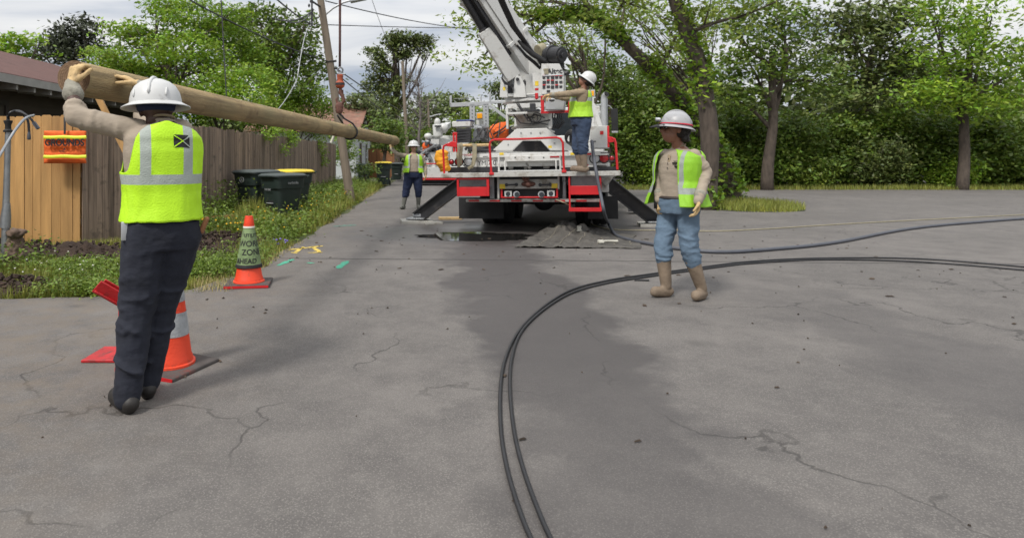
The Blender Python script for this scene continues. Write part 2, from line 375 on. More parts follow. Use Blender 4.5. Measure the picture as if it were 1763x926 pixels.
    h = ma('ADD', ma('MULTIPLY', grit, .6), ma('MULTIPLY', fine, .5)); h = ma('SUBTRACT', h, ma('MULTIPLY', crack, 1.2))
    bu = new('ShaderNodeBump'); bu.inputs['Strength'].default_value = .55; bu.inputs['Distance'].default_value = .008; l.new(h, bu.inputs['Height']); l.new(bu.outputs[0], b.inputs['Normal'])
    return m
M['asphalt'] = asphalt()
# undulating sheet of asphalt, one outline: yard in front, side road right, lane ahead
edge = jit_edge([(-40, -6), (60, -6), (60, 26.8), (9.5, 26.8), (6.2, 31), (6.0, 190), (-1.7, 190), (-1.85, 36), (-2.1, 8.2), (-2.5, 6.75), (-3.1, 6.38), (-6, 6.1), (-40, 5.9)], .13, .3)
sheet('road', edge, 0.0, 'asphalt', kind='structure')
# puddle
M['puddle'] = mat('still_water', (.018, .017, .016), .03, .1, spec=1.0)
pd = []
for i in range(90):
    a = 2 * pi * i / 90; r = 1 + .28 * hn(math.cos(a) * 2, math.sin(a) * 2 + 4) + .12 * hn(math.cos(a) * 7, math.sin(a) * 7)
    pd.append((.83 + 1.02 * r * math.cos(a), 11.25 + .62 * r * math.sin(a) * (1 if math.cos(a) > -.6 else .5)))
sheet('puddle_water', pd, .004, 'puddle', kind='structure')
# spray-paint marks of the utility locator
def paint(pxs, m, label, cat='road marking', group='spray paint marks on the asphalt'):
    mb = MB(); org = None
    for (x0, y0, x1, y1, wd) in pxs:
        a = G(x0, y0, .004); c = G(x1, y1, .004); org = org or tuple(a); d = (c - a).normalized(); nn = Vector((-d.y, d.x, 0)); L = (c - a).length; k = max(3, int(L / .05)); up = []; dn = []
        for i in range(k + 1):
            p = a.lerp(c, i / k); e_ = min(1, min(i, k - i) / 1.6 + .35)
            up.append(p + nn * wd * e_ * (.8 + .5 * hn(p.x * 9, p.y * 9))); dn.append(p - nn * wd * e_ * (.8 + .5 * hn(p.x * 9 + 7, p.y * 9)))
        for i in range(k): mb.add([up[i], up[i + 1], dn[i + 1], dn[i]], [(0, 1, 2, 3)])
    o = obj('paint_mark', mb, m, origin=org); tag(o, label, cat, group)
M['pgreen'] = mat('green_spray', (.06, .34, .22), .8, .3, 20, dirt=(.13, .12, .11), dthr=.52, dscale=16)
M['pyellow'] = mat('yellow_spray', (.62, .45, .08), .8, .3, 20, dirt=(.15, .13, .11), dthr=.52, dscale=14)
M['pfaint'] = mat('faint_green_spray', (.09, .2, .16), .85, .3, 20, dirt=(.13, .12, .11), dthr=.42, dscale=14)
paint([(478, 457, 505, 446, .05)], 'pgreen', 'green paint dash nearest the orange cone')
paint([(582, 462, 598, 449, .05)], 'pgreen', 'green paint dash right of the yellow paint, near the road joint')
paint([(528, 452, 541, 453, .04)], 'pgreen', 'tiny green paint fleck between the two green dashes')
paint([(496, 430, 556, 423, .05), (510, 434, 522, 425, .04), (530, 435, 556, 434, .04), (538, 425, 552, 435, .04), (500, 434, 512, 436, .03)], 'pyellow', 'yellow sprayed letters on the asphalt beside the grass')
paint([(575, 390, 612, 387, .16)], 'pfaint', 'faint green paint smear further up the lane edge')

# ============================================================ VERGE
def leaf_mesh(name, C, size, m, parent=None, asp=.45, droop=None, loc=None, tri=False):
    n = len(C); a = RNG.normal(size=(n, 3)); a[:, 2] *= .55; a /= np.linalg.norm(a, axis=1)[:, None]
    if droop is not None: a = a * .6 + np.array(droop) * .4
    nr = RNG.normal(size=(n, 3)); nr[:, 2] = np.abs(nr[:, 2]) + .6; b = np.cross(a, nr); b /= np.linalg.norm(b, axis=1)[:, None] + 1e-9
    s = np.asarray(size)[:, None]; V = np.empty((n, 4, 3)); V[:, 0] = C - a * s; V[:, 1] = C + b * s * asp; V[:, 2] = C + a * s; V[:, 3] = C - b * s * asp
    me = bpy.data.meshes.new(name); me.vertices.add(n * 4); me.vertices.foreach_set('co', V.reshape(-1).astype('f'))
    me.loops.add(n * 4); me.loops.foreach_set('vertex_index', np.arange(n * 4, dtype='i')); me.polygons.add(n)
    me.polygons.foreach_set('loop_start', np.arange(0, n * 4, 4, dtype='i')); me.polygons.foreach_set('loop_total', np.full(n, 4, dtype='i')); me.update(calc_edges=True)
    return link(name, me, m, parent, loc)
def blades(name, xy, z, h, wd, m, **k):
    n = len(xy); az = RNG.uniform(0, 2 * pi, n); ln = RNG.uniform(.1, .55, n) * h; V = np.empty((n, 3, 3))
    c, s = np.cos(az), np.sin(az); V[:, 0] = np.stack([xy[:, 0] - s * wd, xy[:, 1] + c * wd, z], 1); V[:, 1] = np.stack([xy[:, 0] + s * wd, xy[:, 1] - c * wd, z], 1)
    V[:, 2] = np.stack([xy[:, 0] + c * ln, xy[:, 1] + s * ln, z + h], 1)
    me = bpy.data.meshes.new(name); me.vertices.add(n * 3); me.vertices.foreach_set('co', V.reshape(-1).astype('f')); me.loops.add(n * 3); me.loops.foreach_set('vertex_index', np.arange(n * 3, dtype='i'))
    me.polygons.add(n); me.polygons.foreach_set('loop_start', np.arange(0, n * 3, 3, dtype='i')); me.polygons.foreach_set('loop_total', np.full(n, 3, dtype='i')); me.update(calc_edges=True)
    return tag(link(name, me, m), **k)
def vn(xy, s, off=0):
    return np.array([hn(p[0] + off, p[1], s) for p in xy])
DIRT = [(-4.6, 9.0, 2.3, .8), (-6.9, 7.6, 1.5, 1.0), (-3.4, 10.3, .9, .8), (-6.3, 9.3, 1.6, .7), (-5.0, 6.75, 1.3, .45)]
def in_dirt(xy, g=1.0):
    r = np.zeros(len(xy), bool)
    for cx, cy, rx, ry in DIRT: r |= ((xy[:, 0] - cx) / rx) ** 2 + ((xy[:, 1] - cy) / ry) ** 2 < g
    return r
def verge_pts(n, y0=6.15, y1=34, x0=-9, edge_=-2.02):
    y = y0 + (y1 - y0) * RNG.random(n) ** 1.7; x = RNG.uniform(x0, edge_, n); xy = np.stack([x, y], 1)
    keep = x > np.where(y < 11, -9, -4.75)
    return xy[keep]
xy = verge_pts(300000); nz = vn(xy, .9); keep = (~in_dirt(xy, 1.0 + 0)) | (RNG.random(len(xy)) < .02)
keep &= RNG.random(len(xy)) < np.clip(.75 + nz * 1.6, .12, 1); 
keep &= (xy[:, 1] > 6.55 + (xy[:, 0] + 2.4) * .12 + .12 * np.abs(vn(xy, 2.0, 9))); keep &= (xy[:, 0] < -2.08 - .25 * np.abs(vn(xy, 2.4, 30)))
xy = xy[keep]; nz = nz[keep]
h = (.03 + .07 * RNG.random(len(xy)) ** 2) * np.clip(1 + nz * 1.2, .5, 1.8); far = xy[:, 1] > 11.5; h[far] *= 1.9; h = np.where(xy[:, 0] < -3.6, h * 1.35, h); h = np.where((xy[:, 0] > -3.9) & (xy[:, 1] > 7.6), h * 1.7, h)
blades('grass', xy, np.full(len(xy), -.03), h, RNG.uniform(.004, .008, len(xy)) * np.where(far, 1.8, 1), 'grass', kind='stuff')
xs = verge_pts(110000); xs = xs[(xs[:, 1] > 6.6 + (xs[:, 0] + 2.4) * .12) & (~in_dirt(xs)) & (vn(xs, .7, 50) > -.02)]
blades('dry_grass', xs, np.full(len(xs), -.03), RNG.uniform(.03, .11, len(xs)), RNG.uniform(.004, .007, len(xs)), 'straw', kind='stuff')
# broad-leaved weeds and clover: low clumps
def weeds(name, n, y0, y1, x0, x1, hh, sz, per=26, cond=None, seed=0):
    c = np.stack([RNG.uniform(x0, x1, n), y0 + (y1 - y0) * RNG.random(n) ** 1.5], 1); c = c[~in_dirt(c, .85)]
    c = c[vn(c, 1.1, seed) > -.12]
    if cond is not None: c = c[cond(c)]
    hs = hh * RNG.uniform(.4, 1.3, len(c)); q = np.repeat(np.column_stack([c, np.zeros(len(c))]), per, 0); H_ = np.repeat(hs, per)
    q[:, :2] += RNG.normal(size=(len(q), 2)) * (H_ * .45 + .03)[:, None]; q[:, 2] = RNG.random(len(q)) * H_
    return tag(leaf_mesh(name, q, RNG.uniform(.6, 1.3, len(q)) * sz, 'weed', asp=.55), kind='stuff')
weeds('clover_patch', 1600, 6.5, 8.6, -5.8, -2.5, .15, .019, 30, lambda c: vn(c, .8, 4) > -.2)
weeds('low_weeds', 1500, 7.5, 16, -4.7, -2.2, .17, .02, 26, seed=17)
nob = lambda c: ~((c[:, 0] > -4.3) & (c[:, 0] < -2.5) & (c[:, 1] > 11.6) & (c[:, 1] < 15.2))
weeds('tall_weeds', 1500, 10.5, 32, -4.7, -2.4, .42, .035, 30, nob, seed=3)
weeds('bin_weeds', 260, 11.8, 14.6, -4.3, -2.5, .22, .028, 26, seed=13)
weeds('fence_weeds', 420, 10, 20, -5.0, -3.9, .75, .035, 46, lambda c: ((c[:, 1] > 11.8) | (c[:, 0] > -4.2)) & nob(c), seed=40)
weeds('stump_weeds', 60, 7.2, 8.3, -6.2, -4.9, .4, .028, 40, seed=2)
weeds('weedy_corner', 160, 7.6, 9.6, -7.4, -5.9, .5, .03, 40, seed=9)
# small flowers
def flowers(name, n, y0, y1, x0, x1, z, m, s=.012):
    c = np.stack([RNG.uniform(x0, x1, n), RNG.uniform(y0, y1, n), RNG.uniform(z * .6, z * 1.3, n)], 1); mb = MB()
    for p in c: mb.ell(p, s, s, s * .8, 6, 4)
    return tag(obj(name, mb, m, smooth='all'), kind='stuff')
M['petal'] = mat('white_petal', (.62, .6, .52), .8, .1); M['petaly'] = mat('yellow_petal', (.7, .42, .02), .8, .1); M['petalv'] = mat('violet_petal', (.2, .14, .5), .8, .1)
flowers('clover_flowers', 34, 6.9, 8.3, -5.2, -3.0, .14, 'petal', .011)
flowers('yellow_flowers', 90, 10, 20, -3.9, -2.3, .3, 'petaly', .017)
flowers('violet_flowers', 7, 9.75, 10.0, -2.4, -2.15, .1, 'petalv', .02)
# turned soil
def mound(name, cx, cy, rx, ry, hgt, seed):
    n = 150; bm = bmesh.new(); g = {}
    for i in range(n + 1):
        for j in range(n + 1):
            u = i / n * 2 - 1; v = j / n * 2 - 1; r = math.hypot(u, v); e_ = max(0, 1 - r * r)
            x = cx + u * rx * 1.15; y = cy + v * ry * 1.15
            z = -.06 + e_ * hgt * (.65 + .8 * hn(x * 1.6 + seed, y * 1.6)) + e_ * .14 * abs(hn(x * 6, y * 6 + seed)) + e_ * .05 * abs(hn(x * 22, y * 22)) + .05 * e_ * hn(x * 17, y * 17) + .03 * hn(x * 40, y * 40) * e_
            g[i, j] = bm.verts.new((x, y, z))
    for i in range(n):
        for j in range(n): bm.faces.new((g[i, j], g[i + 1, j], g[i + 1, j + 1], g[i, j + 1]))
    me = bpy.data.meshes.new(name); bm.to_mesh(me); bm.free(); me.polygons.foreach_set('use_smooth', [True] * len(me.polygons)); return tag(link(name, me, 'soil'), kind='structure')
for i, (cx, cy, rx, ry) in enumerate(DIRT): mound('soil', cx, cy, rx, ry, (.2, .12, .14, .22, .07)[i], i * 5)
cl = MB(); q = []
for i in range(1500):
    cx, cy, rx, ry = random.choice(DIRT); a = random.uniform(0, 2 * pi); r = random.random() ** .5; s = random.uniform(.01, .035) * (1 if random.random() < .9 else 1.7)
    cl.ell((cx + rx * r * math.cos(a), cy + ry * r * math.sin(a), .01 + (1 - r * r) * random.uniform(.08, .2)), s * random.uniform(.8, 1.6), s * random.uniform(.5, 1), s * .7, 5, 4, Matrix.Rotation(random.random() * 3, 3, random.choice('XYZ')) @ Matrix.Rotation(random.random() * 3, 3, 'Z'))
cl.v = [(x + random.uniform(-.006, .006), y + random.uniform(-.006, .006), z + random.uniform(-.006, .006)) for x, y, z in cl.v]
tag(obj('soil_clods', cl, 'soil'), kind='stuff')
# twigs, grit and leaf litter on the asphalt
tw = MB()
for i in range(260):
    x = random.uniform(-2.2, 7); y = random.uniform(2.4, 13); s = random.uniform(.005, .02) * (1 if y > 5.5 else .55); a = random.uniform(0, pi)
    if y < 5.5 and random.random() < .35: continue
    d = Vector((math.cos(a), math.sin(a), 0)) * s * random.choice((1, 1, 2.2)); p = Vector((x, y, .006)); nn = Vector((-d.y, d.x, 0)) * random.uniform(.2, .6)
    tw.hexa([p - d - nn, p + d - nn, p + d + nn, p - d + nn, p - d * .6 - nn * .6 + Vector((0, 0, .007)), p + d * .6 - nn * .6 + Vector((0, 0, .005)), p + d * .5 + nn * .5 + Vector((0, 0, .008)), p - d * .6 + nn * .5 + Vector((0, 0, .006))])
M['litter'] = mat('leaf_litter', (.05, .035, .024), .95, .4, 5, island=.6)
tag(obj('road_debris', tw, 'litter'), kind='stuff')

# ============================================================ TREES
M['tree_bright'] = mat('bright_leaf', (.205, .335, .03), .5, .35, .7, island=.45, hue=.03, transl=.33)
M['tree_mid'] = mat('mid_leaf', (.12, .19, .026), .5, .35, .7, island=.45, hue=.03, transl=.3)
M['tree_dark'] = mat('dark_leaf', (.115, .155, .04), .55, .35, .6, island=.5, hue=.035, transl=.15)
M['tree_grey'] = mat('grey_green_leaf', (.07, .08, .05), .6, .3, .6, island=.45, transl=.1)
M['tree_far'] = mat('far_leaf', (.12, .16, .05), .6, .35, .35, island=.35, hue=.03, transl=.15)
M['tree_spring'] = mat('spring_leaf', (.21, .29, .045), .5, .35, .6, island=.45, hue=.03, transl=.33)
def crown_pts(blobs, dens, clr, per, flat=.5):
    out = []
    for (cx, cy, cz, rx, ry, rz) in blobs:
        vol = (rx * ry + ry * rz + rx * rz) / 3; n = max(4, int(dens * vol)); d = RNG.normal(size=(n, 3)); d /= np.linalg.norm(d, axis=1)[:, None]
        r = RNG.uniform(.35, 1.04, n) ** .7; c = d * r[:, None] * np.array([rx, ry, rz]) + np.array([cx, cy, cz])
        wob = np.array([hn(p[0] * 1.3 + p[2], p[1] * 1.3 + p[2] * .7, 1.1) for p in c]); c = c[wob > -.22]
        q = np.repeat(c, per, 0); q += RNG.normal(size=q.shape) * np.array([clr, clr, clr * flat]); out.append(q)
    return np.concatenate(out)
def limb(mb, a, b, r0, r1, bend=.12, n=7, seed=0):
    a = Vector(a); b = Vector(b); L = (b - a).length; rs = random.Random(seed); ph = rs.uniform(0, 6); pts = []
    off = Vector((rs.uniform(-1, 1), rs.uniform(-1, 1), rs.uniform(-.3, .6))) * L * bend
    for i in range(n + 1):
        t = i / n; pts.append(a.lerp(b, t) + off * math.sin(pi * t) + Vector((math.sin(t * 9 + ph), math.cos(t * 7 + ph), 0)) * L * .012)
    mb.tube(pts, [r0 + (r1 - r0) * (i / n) ** .8 for i in range(n + 1)], 8)
    return pts
def tree(name, label, base, blobs, leaf, lsz, dens, per=22, clr=.28, tr=.2, group=None, trunk_top=None, twigs=2, flat=.5, cat='tree', asp=.45, bark='bark', droop=None):
    base = Vector(base); e_ = empty(name, base, label, cat, group); mb = MB(); top = Vector(trunk_top) if trunk_top is not None else Vector((np.mean([b[0] for b in blobs]), np.mean([b[1] for b in blobs]), np.mean([b[2] for b in blobs])))
    tp = limb(mb, (base.x, base.y, base.z - .2), top, tr, tr * .45, .05, 9, hash(label) % 1000)
    for i, b in enumerate(blobs):
        st = tp[min(len(tp) - 1, 4 + i % 5)]; pp = limb(mb, st, b[:3], tr * .4, tr * .12, .12, 6, i)
        for k in range(twigs):
            d = Vector((random.gauss(0, 1), random.gauss(0, 1), random.gauss(.3, .8))).normalized(); d = Vector((d.x * b[3], d.y * b[4], d.z * b[5]))
            limb(mb, pp[random.randint(2, 5)], Vector(b[:3]) + d * .9, tr * .14, .01, .1, 4, i * 7 + k)
    obj('trunk', mb, bark, e_, origin=tuple(base), smooth='all', fn=False)
    q = crown_pts(blobs, dens, clr, per, flat) - np.array(base)
    leaf_mesh('crown', q, RNG.uniform(.6, 1.3, len(q)) * lsz, leaf, e_, asp, droop)
    return e_
def blobs_px(lst, Y):     # (px, py, rx_px, ry_px, depth offset) at depth Y
    out = []
    for (px, py, rx, ry, dy_) in lst:
        p = P(px, py, Y + dy_); s = (Y + dy_) / K; out.append((p.x, p.y, p.z, rx * s, max(rx, ry) * s * .9, ry * s))
    return out
# left: light feathery tree behind the fence
b = blobs_px([(300, 45, 75, 26, 0), (250, 75, 60, 22, 1), (330, 85, 80, 26, -1), (385, 60, 50, 30, 1), (270, 12, 42, 14, 0), (215, 50, 32, 12, 0), (200, 105, 45, 16, -1), (290, 115, 80, 22, 0), (370, 118, 60, 22, 0), (240, 135, 60, 22, 1), (190, 125, 40, 18, 1), (180, 95, 26, 14, 1), (420, 95, 40, 26, 1), (260, 155, 60, 20, 1), (395, 25, 34, 14, 0), (330, 10, 40, 12, 1), (320, 145, 70, 20, 0)], 22)
tree('locust_tree', 'tall feathery bright green tree above the log, behind the house and fence', (P(300, 300, 22).x, 22, 0), b, 'tree_bright', .075, 120, 24, .26, .17, trunk_top=P(300, 90, 22), flat=.3)
b = blobs_px([(455, 70, 60, 34, 0), (500, 95, 45, 40, 0), (420, 35, 40, 18, 1), (440, 12, 12, 10, 0), (470, 30, 30, 14, 0), (510, 60, 38, 22, 1), (540, 120, 22, 28, 0), (450, 110, 60, 28, 1), (525, 35, 22, 10, 0), (385, 50, 30, 16, 0), (530, 150, 30, 24, -1)], 27)
tree('oak_tree', 'dark olive tree left of the leaning utility pole', (P(470, 300, 27).x, 27, 0), b, 'tree_mid', .11, 85, 22, .3, .22, trunk_top=P(470, 90, 27), flat=.6)
for i, (lst, Y, lab) in enumerate([
        ([(300, 165, 50, 22, 0), (340, 185, 44, 26, 0), (380, 150, 48, 30, 0), (430, 140, 45, 28, 1), (410, 180, 60, 30, 0), (360, 190, 40, 30, 0)], 19.8, 'vivid green shrub overhanging the middle of the weathered fence'),
        ([(470, 140, 34, 24, 0), (530, 165, 30, 24, 0), (480, 165, 42, 34, 0), (510, 190, 45, 30, 0), (460, 200, 50, 26, -1), (545, 215, 26, 22, 1), (560, 185, 20, 18, 1)], 26.5, 'vivid green shrub overhanging the far end of the weathered fence')]):
    b = blobs_px(lst, Y); bx = sum(q[0] for q in b) / len(b)
    tree('green_shrub', lab, (bx, Y, 0), b + [(bx - .3, Y + .3, 1.3, .7, 1.1, 1.2)], 'tree_bright', .065, 170, 24, .22, .09, group='shrubs behind the weathered fence', cat='shrub', asp=.5)
# creeper hanging over the fence
vb = []
for px, py, rx, ry in [(470, 222, 26, 9), (497, 236, 22, 14), (485, 256, 18, 12), (520, 232, 20, 10), (455, 232, 14, 8)]:
    Yv = 4.55 * K / (VX - px); p = P(px, py, Yv); s = Yv / K; vb.append((p.x + .13, p.y, p.z, .14, rx * s * 1.1, ry * s))
q = crown_pts(vb, 420, .1, 16, .8); o = Vector((vb[0][0], vb[0][1], 1.0))
tag(leaf_mesh('creeper_vine', q - np.array(o), RNG.uniform(.6, 1.2, len(q)) * .045, 'tree_bright', loc=o, asp=.5), 'light green creeper spilling over the top of the weathered fence', 'vine')
# small climber further on
vb = []
for px, py, rx, ry in [(558, 272, 7, 16), (553, 250, 8, 8), (590, 262, 9, 18), (594, 240, 8, 10)]:
    Yv = 4.4 * K / (VX - px); p = P(px, py, Yv); s = Yv / K; vb.append((p.x, p.y, p.z, .2, rx * s * 1.4, ry * s))
q = crown_pts(vb, 300, .1, 16, .8); o = Vector(vb[0][:3])
tag(leaf_mesh('climber_vine', q - np.array(o), RNG.uniform(.6, 1.2, len(q)) * .05, 'tree_bright', loc=o, asp=.5), 'narrow green climber on the far fence end by the leaning pole', 'vine')
# far left
b = blobs_px([(112, 62, 20, 20, 0), (140, 48, 24, 16, 0), (120, 90, 36, 16, 0), (90, 78, 22, 14, 0), (145, 75, 30, 16, 1), (75, 95, 20, 8, 0)], 40)
tree('dark_oak', 'small dark grey green tree above the roof ridge', (P(115, 300, 40).x, 40, 0), b, 'tree_grey', .16, 60, 20, .4, .3, trunk_top=P(118, 85, 40), flat=.6)
b = blobs_px([(10, 82, 22, 16, 0), (40, 76, 20, 14, 0), (62, 70, 16, 12, 0), (20, 96, 40, 12, 0), (75, 92, 14, 8, 0), (-20, 88, 24, 18, 0)], 36)
tree('bright_tree', 'low bright green tree behind the left end of the roof', (P(15, 300, 36).x, 36, 0), b, 'tree_bright', .18, 30, 20, .4, .2, trunk_top=P(25, 95, 36), flat=.5)
# tall pine in the middle
b = blobs_px([(700, 66, 26, 12, 0), (675, 72, 18, 14, 0), (725, 76, 22, 12, 0), (650, 92, 18, 9, 0), (690, 92, 22, 10, 0), (735, 95, 14, 8, 0), (655, 115, 20, 12, 0), (640, 112, 8, 6, 0), (650, 145, 24, 16, 1), (672, 165, 26, 20, 0), (640, 172, 14, 10, 0), (690, 140, 12, 10, 0), (662, 190, 24, 20, 0)], 58)
tree('pine_tree', 'tall spreading pine in the gap left of the far wooden pole', (P(683, 275, 58).x, 58, 0), b, 'tree_dark', .17, 52, 24, .36, .42, trunk_top=P(682, 85, 58), flat=.5, twigs=3)
# far mixed foliage down the lane; each a tree of its own
for (lst, Y, m, lab) in [
        ([(625, 178, 26, 16, 0), (600, 170, 16, 8, 0), (648, 200, 22, 16, 0), (612, 200, 20, 20, 0)], 44, 'tree_far', 'pale green tree behind the small gabled house'),
        ([(660, 215, 26, 24, 0), (645, 235, 20, 20, 0), (672, 248, 20, 18, 0), (682, 230, 14, 20, 0)], 34, 'tree_mid', 'deep green bush right of the small gabled house'),
        ([(703, 232, 22, 14, 0), (690, 252, 20, 16, 0), (715, 258, 18, 14, 0)], 50, 'tree_mid', 'round green bush at the foot of the far wooden pole'),
        ([(750, 178, 20, 10, 0), (742, 195, 16, 12, 0), (760, 205, 22, 18, 0), (735, 215, 14, 14, 0)], 75, 'tree_far', 'hazy green tree above the second truck'),
        ([(765, 170, 20, 7, 0), (790, 172, 16, 7, 0), (805, 182, 14, 9, 0), (780, 190, 26, 10, 0)], 95, 'tree_dark', 'wide dark pine on the skyline behind the truck rack'),
        ([(735, 168, 9, 5, 0), (728, 176, 10, 7, 0)], 100, 'tree_dark', 'dark pine top on the skyline right of the bare tree'),
        ([(800, 205, 20, 16, 0), (815, 190, 14, 10, 0), (790, 225, 30, 16, 0)], 62, 'tree_spring', 'yellow green tree seen through the truck rack'),
        ([(858, 150, 15, 8, 0), (850, 158, 9, 6, 0), (872, 165, 18, 10, 0)], 90, 'tree_dark', 'distant dark tree left of the white turret'),
        ([(725, 240, 20, 22, 0), (745, 250, 20, 20, 0)], 66, 'tree_mid', 'dark green bush at the end of the lane'),
        ([(850, 215, 40, 24, 0), (890, 225, 40, 24, 0)], 70, 'tree_mid', 'green thicket hidden behind the pedestal of the truck')]:
    b = blobs_px(lst, Y); bx = sum(q[0] for q in b) / len(b); tree('distant_tree', lab, (bx, Y, 0), b, m, Y * .0036, 60 * 900 / Y ** 2 + 6, 22, Y * .009, Y * .004, group='trees at the end of the lane', twigs=1)
# leafless tree right of the far pole
e_ = empty('bare_tree', (P(722, 280, 48).x, 48, 0), 'leafless grey tree right of the far wooden pole', 'tree'); mb = MB(); o = Vector((P(722, 280, 48).x, 48, 0))
tp = limb(mb, o, P(722, 150, 48), .16, .05, .03, 8, 3)
for i in range(46):
    st = random.choice(tp[3:]); d = Vector((random.uniform(-1, 1), random.uniform(-.6, .6), random.uniform(.2, 1.4))) * random.uniform(.9, 2.1); pp = limb(mb, st, st + d, .035, .008, .1, 4, i)
    for k in range(2): limb(mb, pp[2], pp[2] + Vector((random.uniform(-.9, .9), 0, random.uniform(.1, .9))), .014, .006, .1, 3, i * 3 + k)
M['bare'] = mat('grey_bark', (.16, .14, .13), .9, .2); obj('branches', mb, 'bare', e_, origin=tuple(o), smooth='all', fn=False)

# RIGHT: hedge and woodland
def hedge_mass(name, label, x0, x1, y, h, m, lsz, dens, depth=2.0, group=None, cat='hedge', seed=0):
    bl = []; rs = random.Random(seed); x = x0; st = []
    while x < x1:
        r = rs.uniform(1.0, 1.7); bl.append((x, y + rs.uniform(-.4, .6), h * rs.uniform(.55, .75), r, depth * .6, h * rs.uniform(.36, .5))); bl.append((x + .5, y - .3, h * .28, r, depth * .6, h * .34))
        mb = MB(); limb(mb, (x, y, -.1), (x, y, h * .7), .07, .03, .05, 4, int(x * 10)); st.append(mb); x += r * .8
    o = Vector(((x0 + x1) / 2, y, 0)); e_ = empty(name, o, label, cat, group)
    for mb in st: obj('stem', mb, 'bark', e_, origin=tuple(o), fn=False)
    q = crown_pts(bl, dens, .25, 22, .6); leaf_mesh('foliage', q - np.array(o), RNG.uniform(.6, 1.3, len(q)) * lsz, m, e_, .5)
hedge_mass('hedge', 'dense dark green hedge behind the right outrigger and the man at the right', 9.2, 17.5, 29.6, 3.6, 'tree_mid', .1, 100, 2.6, 'hedge along the side road', seed=1)
hedge_mass('hedge', 'hedge continuing past the man at the right', 17.8, 26, 30, 3.3, 'tree_mid', .11, 90, 2.4, 'hedge along the side road', seed=2)
hedge_mass('hedge', 'hedge at the far right beyond the side road', 26.3, 40, 30.5, 3.8, 'tree_mid', .13, 65, 2.6, 'hedge along the side road', seed=5)
for k, (x_, y_, r_, h_, m_) in enumerate(((10.4, 28.4, .9, 1.5, 'tree_bright'), (13.6, 28.7, 1.2, 2.1, 'tree_mid'), (17.2, 28.5, .8, 1.2, 'tree_spring'), (20.4, 28.8, 1.4, 2.4, 'tree_dark'), (23.4, 28.3, .9, 1.4, 'tree_bright'), (28.2, 28.9, 1.5, 2.6, 'tree_mid'), (32.5, 28.6, 1.0, 1.7, 'tree_spring'), (36.0, 29.0, 1.5, 2.2, 'tree_bright'))):
    tree('roadside_bush', ('low bright green', 'rounded mid green', 'small yellow green', 'tall dark green', 'short bright green', 'broad mid green', 'loose yellow green', 'wide bright green')[k] + ' bush in front of the hedge, ' + ('nearest the truck', 'second right of the truck', 'third right of the truck', 'near the first roadside trunk', 'right of the first roadside trunk', 'near the middle of the right hedge', 'second from the right edge', 'nearest the right edge')[k], (x_, y_, 0), [(x_, y_, h_ * .5, r_, r_ * .8, h_ * .5), (x_ + r_ * .5, y_, h_ * .7, r_ * .6, r_ * .6, h_ * .35), (x_ - r_ * .6, y_ - .1, h_ * .35, r_ * .6, r_ * .6, h_ * .3)], m_, .08, 110, 22, .24, .05, group='bushes in front of the hedge', twigs=1, cat='bush')
IS = [(8.75 + 1.75 * math.cos(a) * (1 + .1 * hn(math.cos(a) * 2, math.sin(a) * 2)), 18.7 + 2.6 * math.sin(a) * (1 + .12 * hn(math.sin(a) * 2, math.cos(a) * 3))) for a in [2 * pi * i / 60 for i in range(60)]]
sheet('grass_island', IS, .012, 'earth', kind='structure')
a_ = RNG.uniform(0, 2 * pi, 9000); r_ = RNG.random(9000) ** .5; gi = np.stack([8.75 + 1.75 * r_ * np.cos(a_), 18.7 + 2.6 * r_ * np.sin(a_)], 1)
blades('island_grass', gi, np.full(len(gi), .0), RNG.uniform(.06, .24, len(gi)), np.full(len(gi), .011), 'grass', kind='stuff')
y = 26.9 + RNG.random(26000) * 2.6; x = RNG.uniform(6.3, 42, 26000); gx = np.stack([x, y], 1)
blades('roadside_grass', gx, np.full(len(gx), -.03), RNG.uniform(.08, .3, len(gx)), np.full(len(gx), .014), 'grass', kind='stuff')
def rtree(lab, lst, Y, leaf, dens, px, trk=.3, top=None, lsz=.12, tw=3, name='woodland_tree', clr=.34, per=18):
    b = blobs_px(lst, Y); return tree(name, lab, (P(px, 300, Y).x, Y, 0), b, leaf, lsz, dens, per, clr, trk, group='trees right of the lane', trunk_top=P(*(top or (px, 120)), Y), twigs=tw)
rtree('pale spring tree between the boom and the leaning trunk', [(905, 35, 30, 14, 0), (935, 15, 40, 14, 0), (960, 60, 34, 16, 0), (1000, 75, 40, 20, 0), (1010, 20, 44, 16, 1), (940, 95, 24, 14, 0), (1040, 55, 30, 16, 0), (985, 110, 40, 16, 0), (918, 60, 20, 12, 0)], 25, 'tree_spring', 24, 1010, .16, (1000, 90), .1, 4, clr=.3, per=18)
rtree('mid green tree behind the machine operator', [(1010, 130, 36, 24, 0), (1050, 120, 40, 28, 0), (1030, 165, 46, 26, 0), (1080, 160, 40, 28, 0), (1000, 90, 24, 18, 1), (990, 150, 24, 24, 0)], 30, 'tree_mid', 60, 1045, .2, (1040, 140), .11, clr=.32)
rtree('dark tree behind the leaning trunk', [(1110, 140, 44, 34, 0), (1150, 175, 44, 30, 0), (1190, 150, 44, 36, 0), (1120, 190, 60, 22, 0), (1085, 195, 40, 20, 0)], 34, 'tree_mid', 50, 1130, .3, (1130, 130), .15, clr=.4)
rtree('fresh yellow green tree over the man at the right', [(1100, 60, 36, 18, 0), (1140, 100, 34, 18, 0), (1180, 75, 36, 22, 0), (1130, 25, 40, 14, 0), (1185, 125, 30, 18, 0), (1210, 30, 36, 20, 0), (1080, 20, 30, 12, 0), (1160, 150, 24, 14, -2)], 23, 'tree_spring', 40, 1225, .17, (1180, 80), .095, 4, clr=.28)
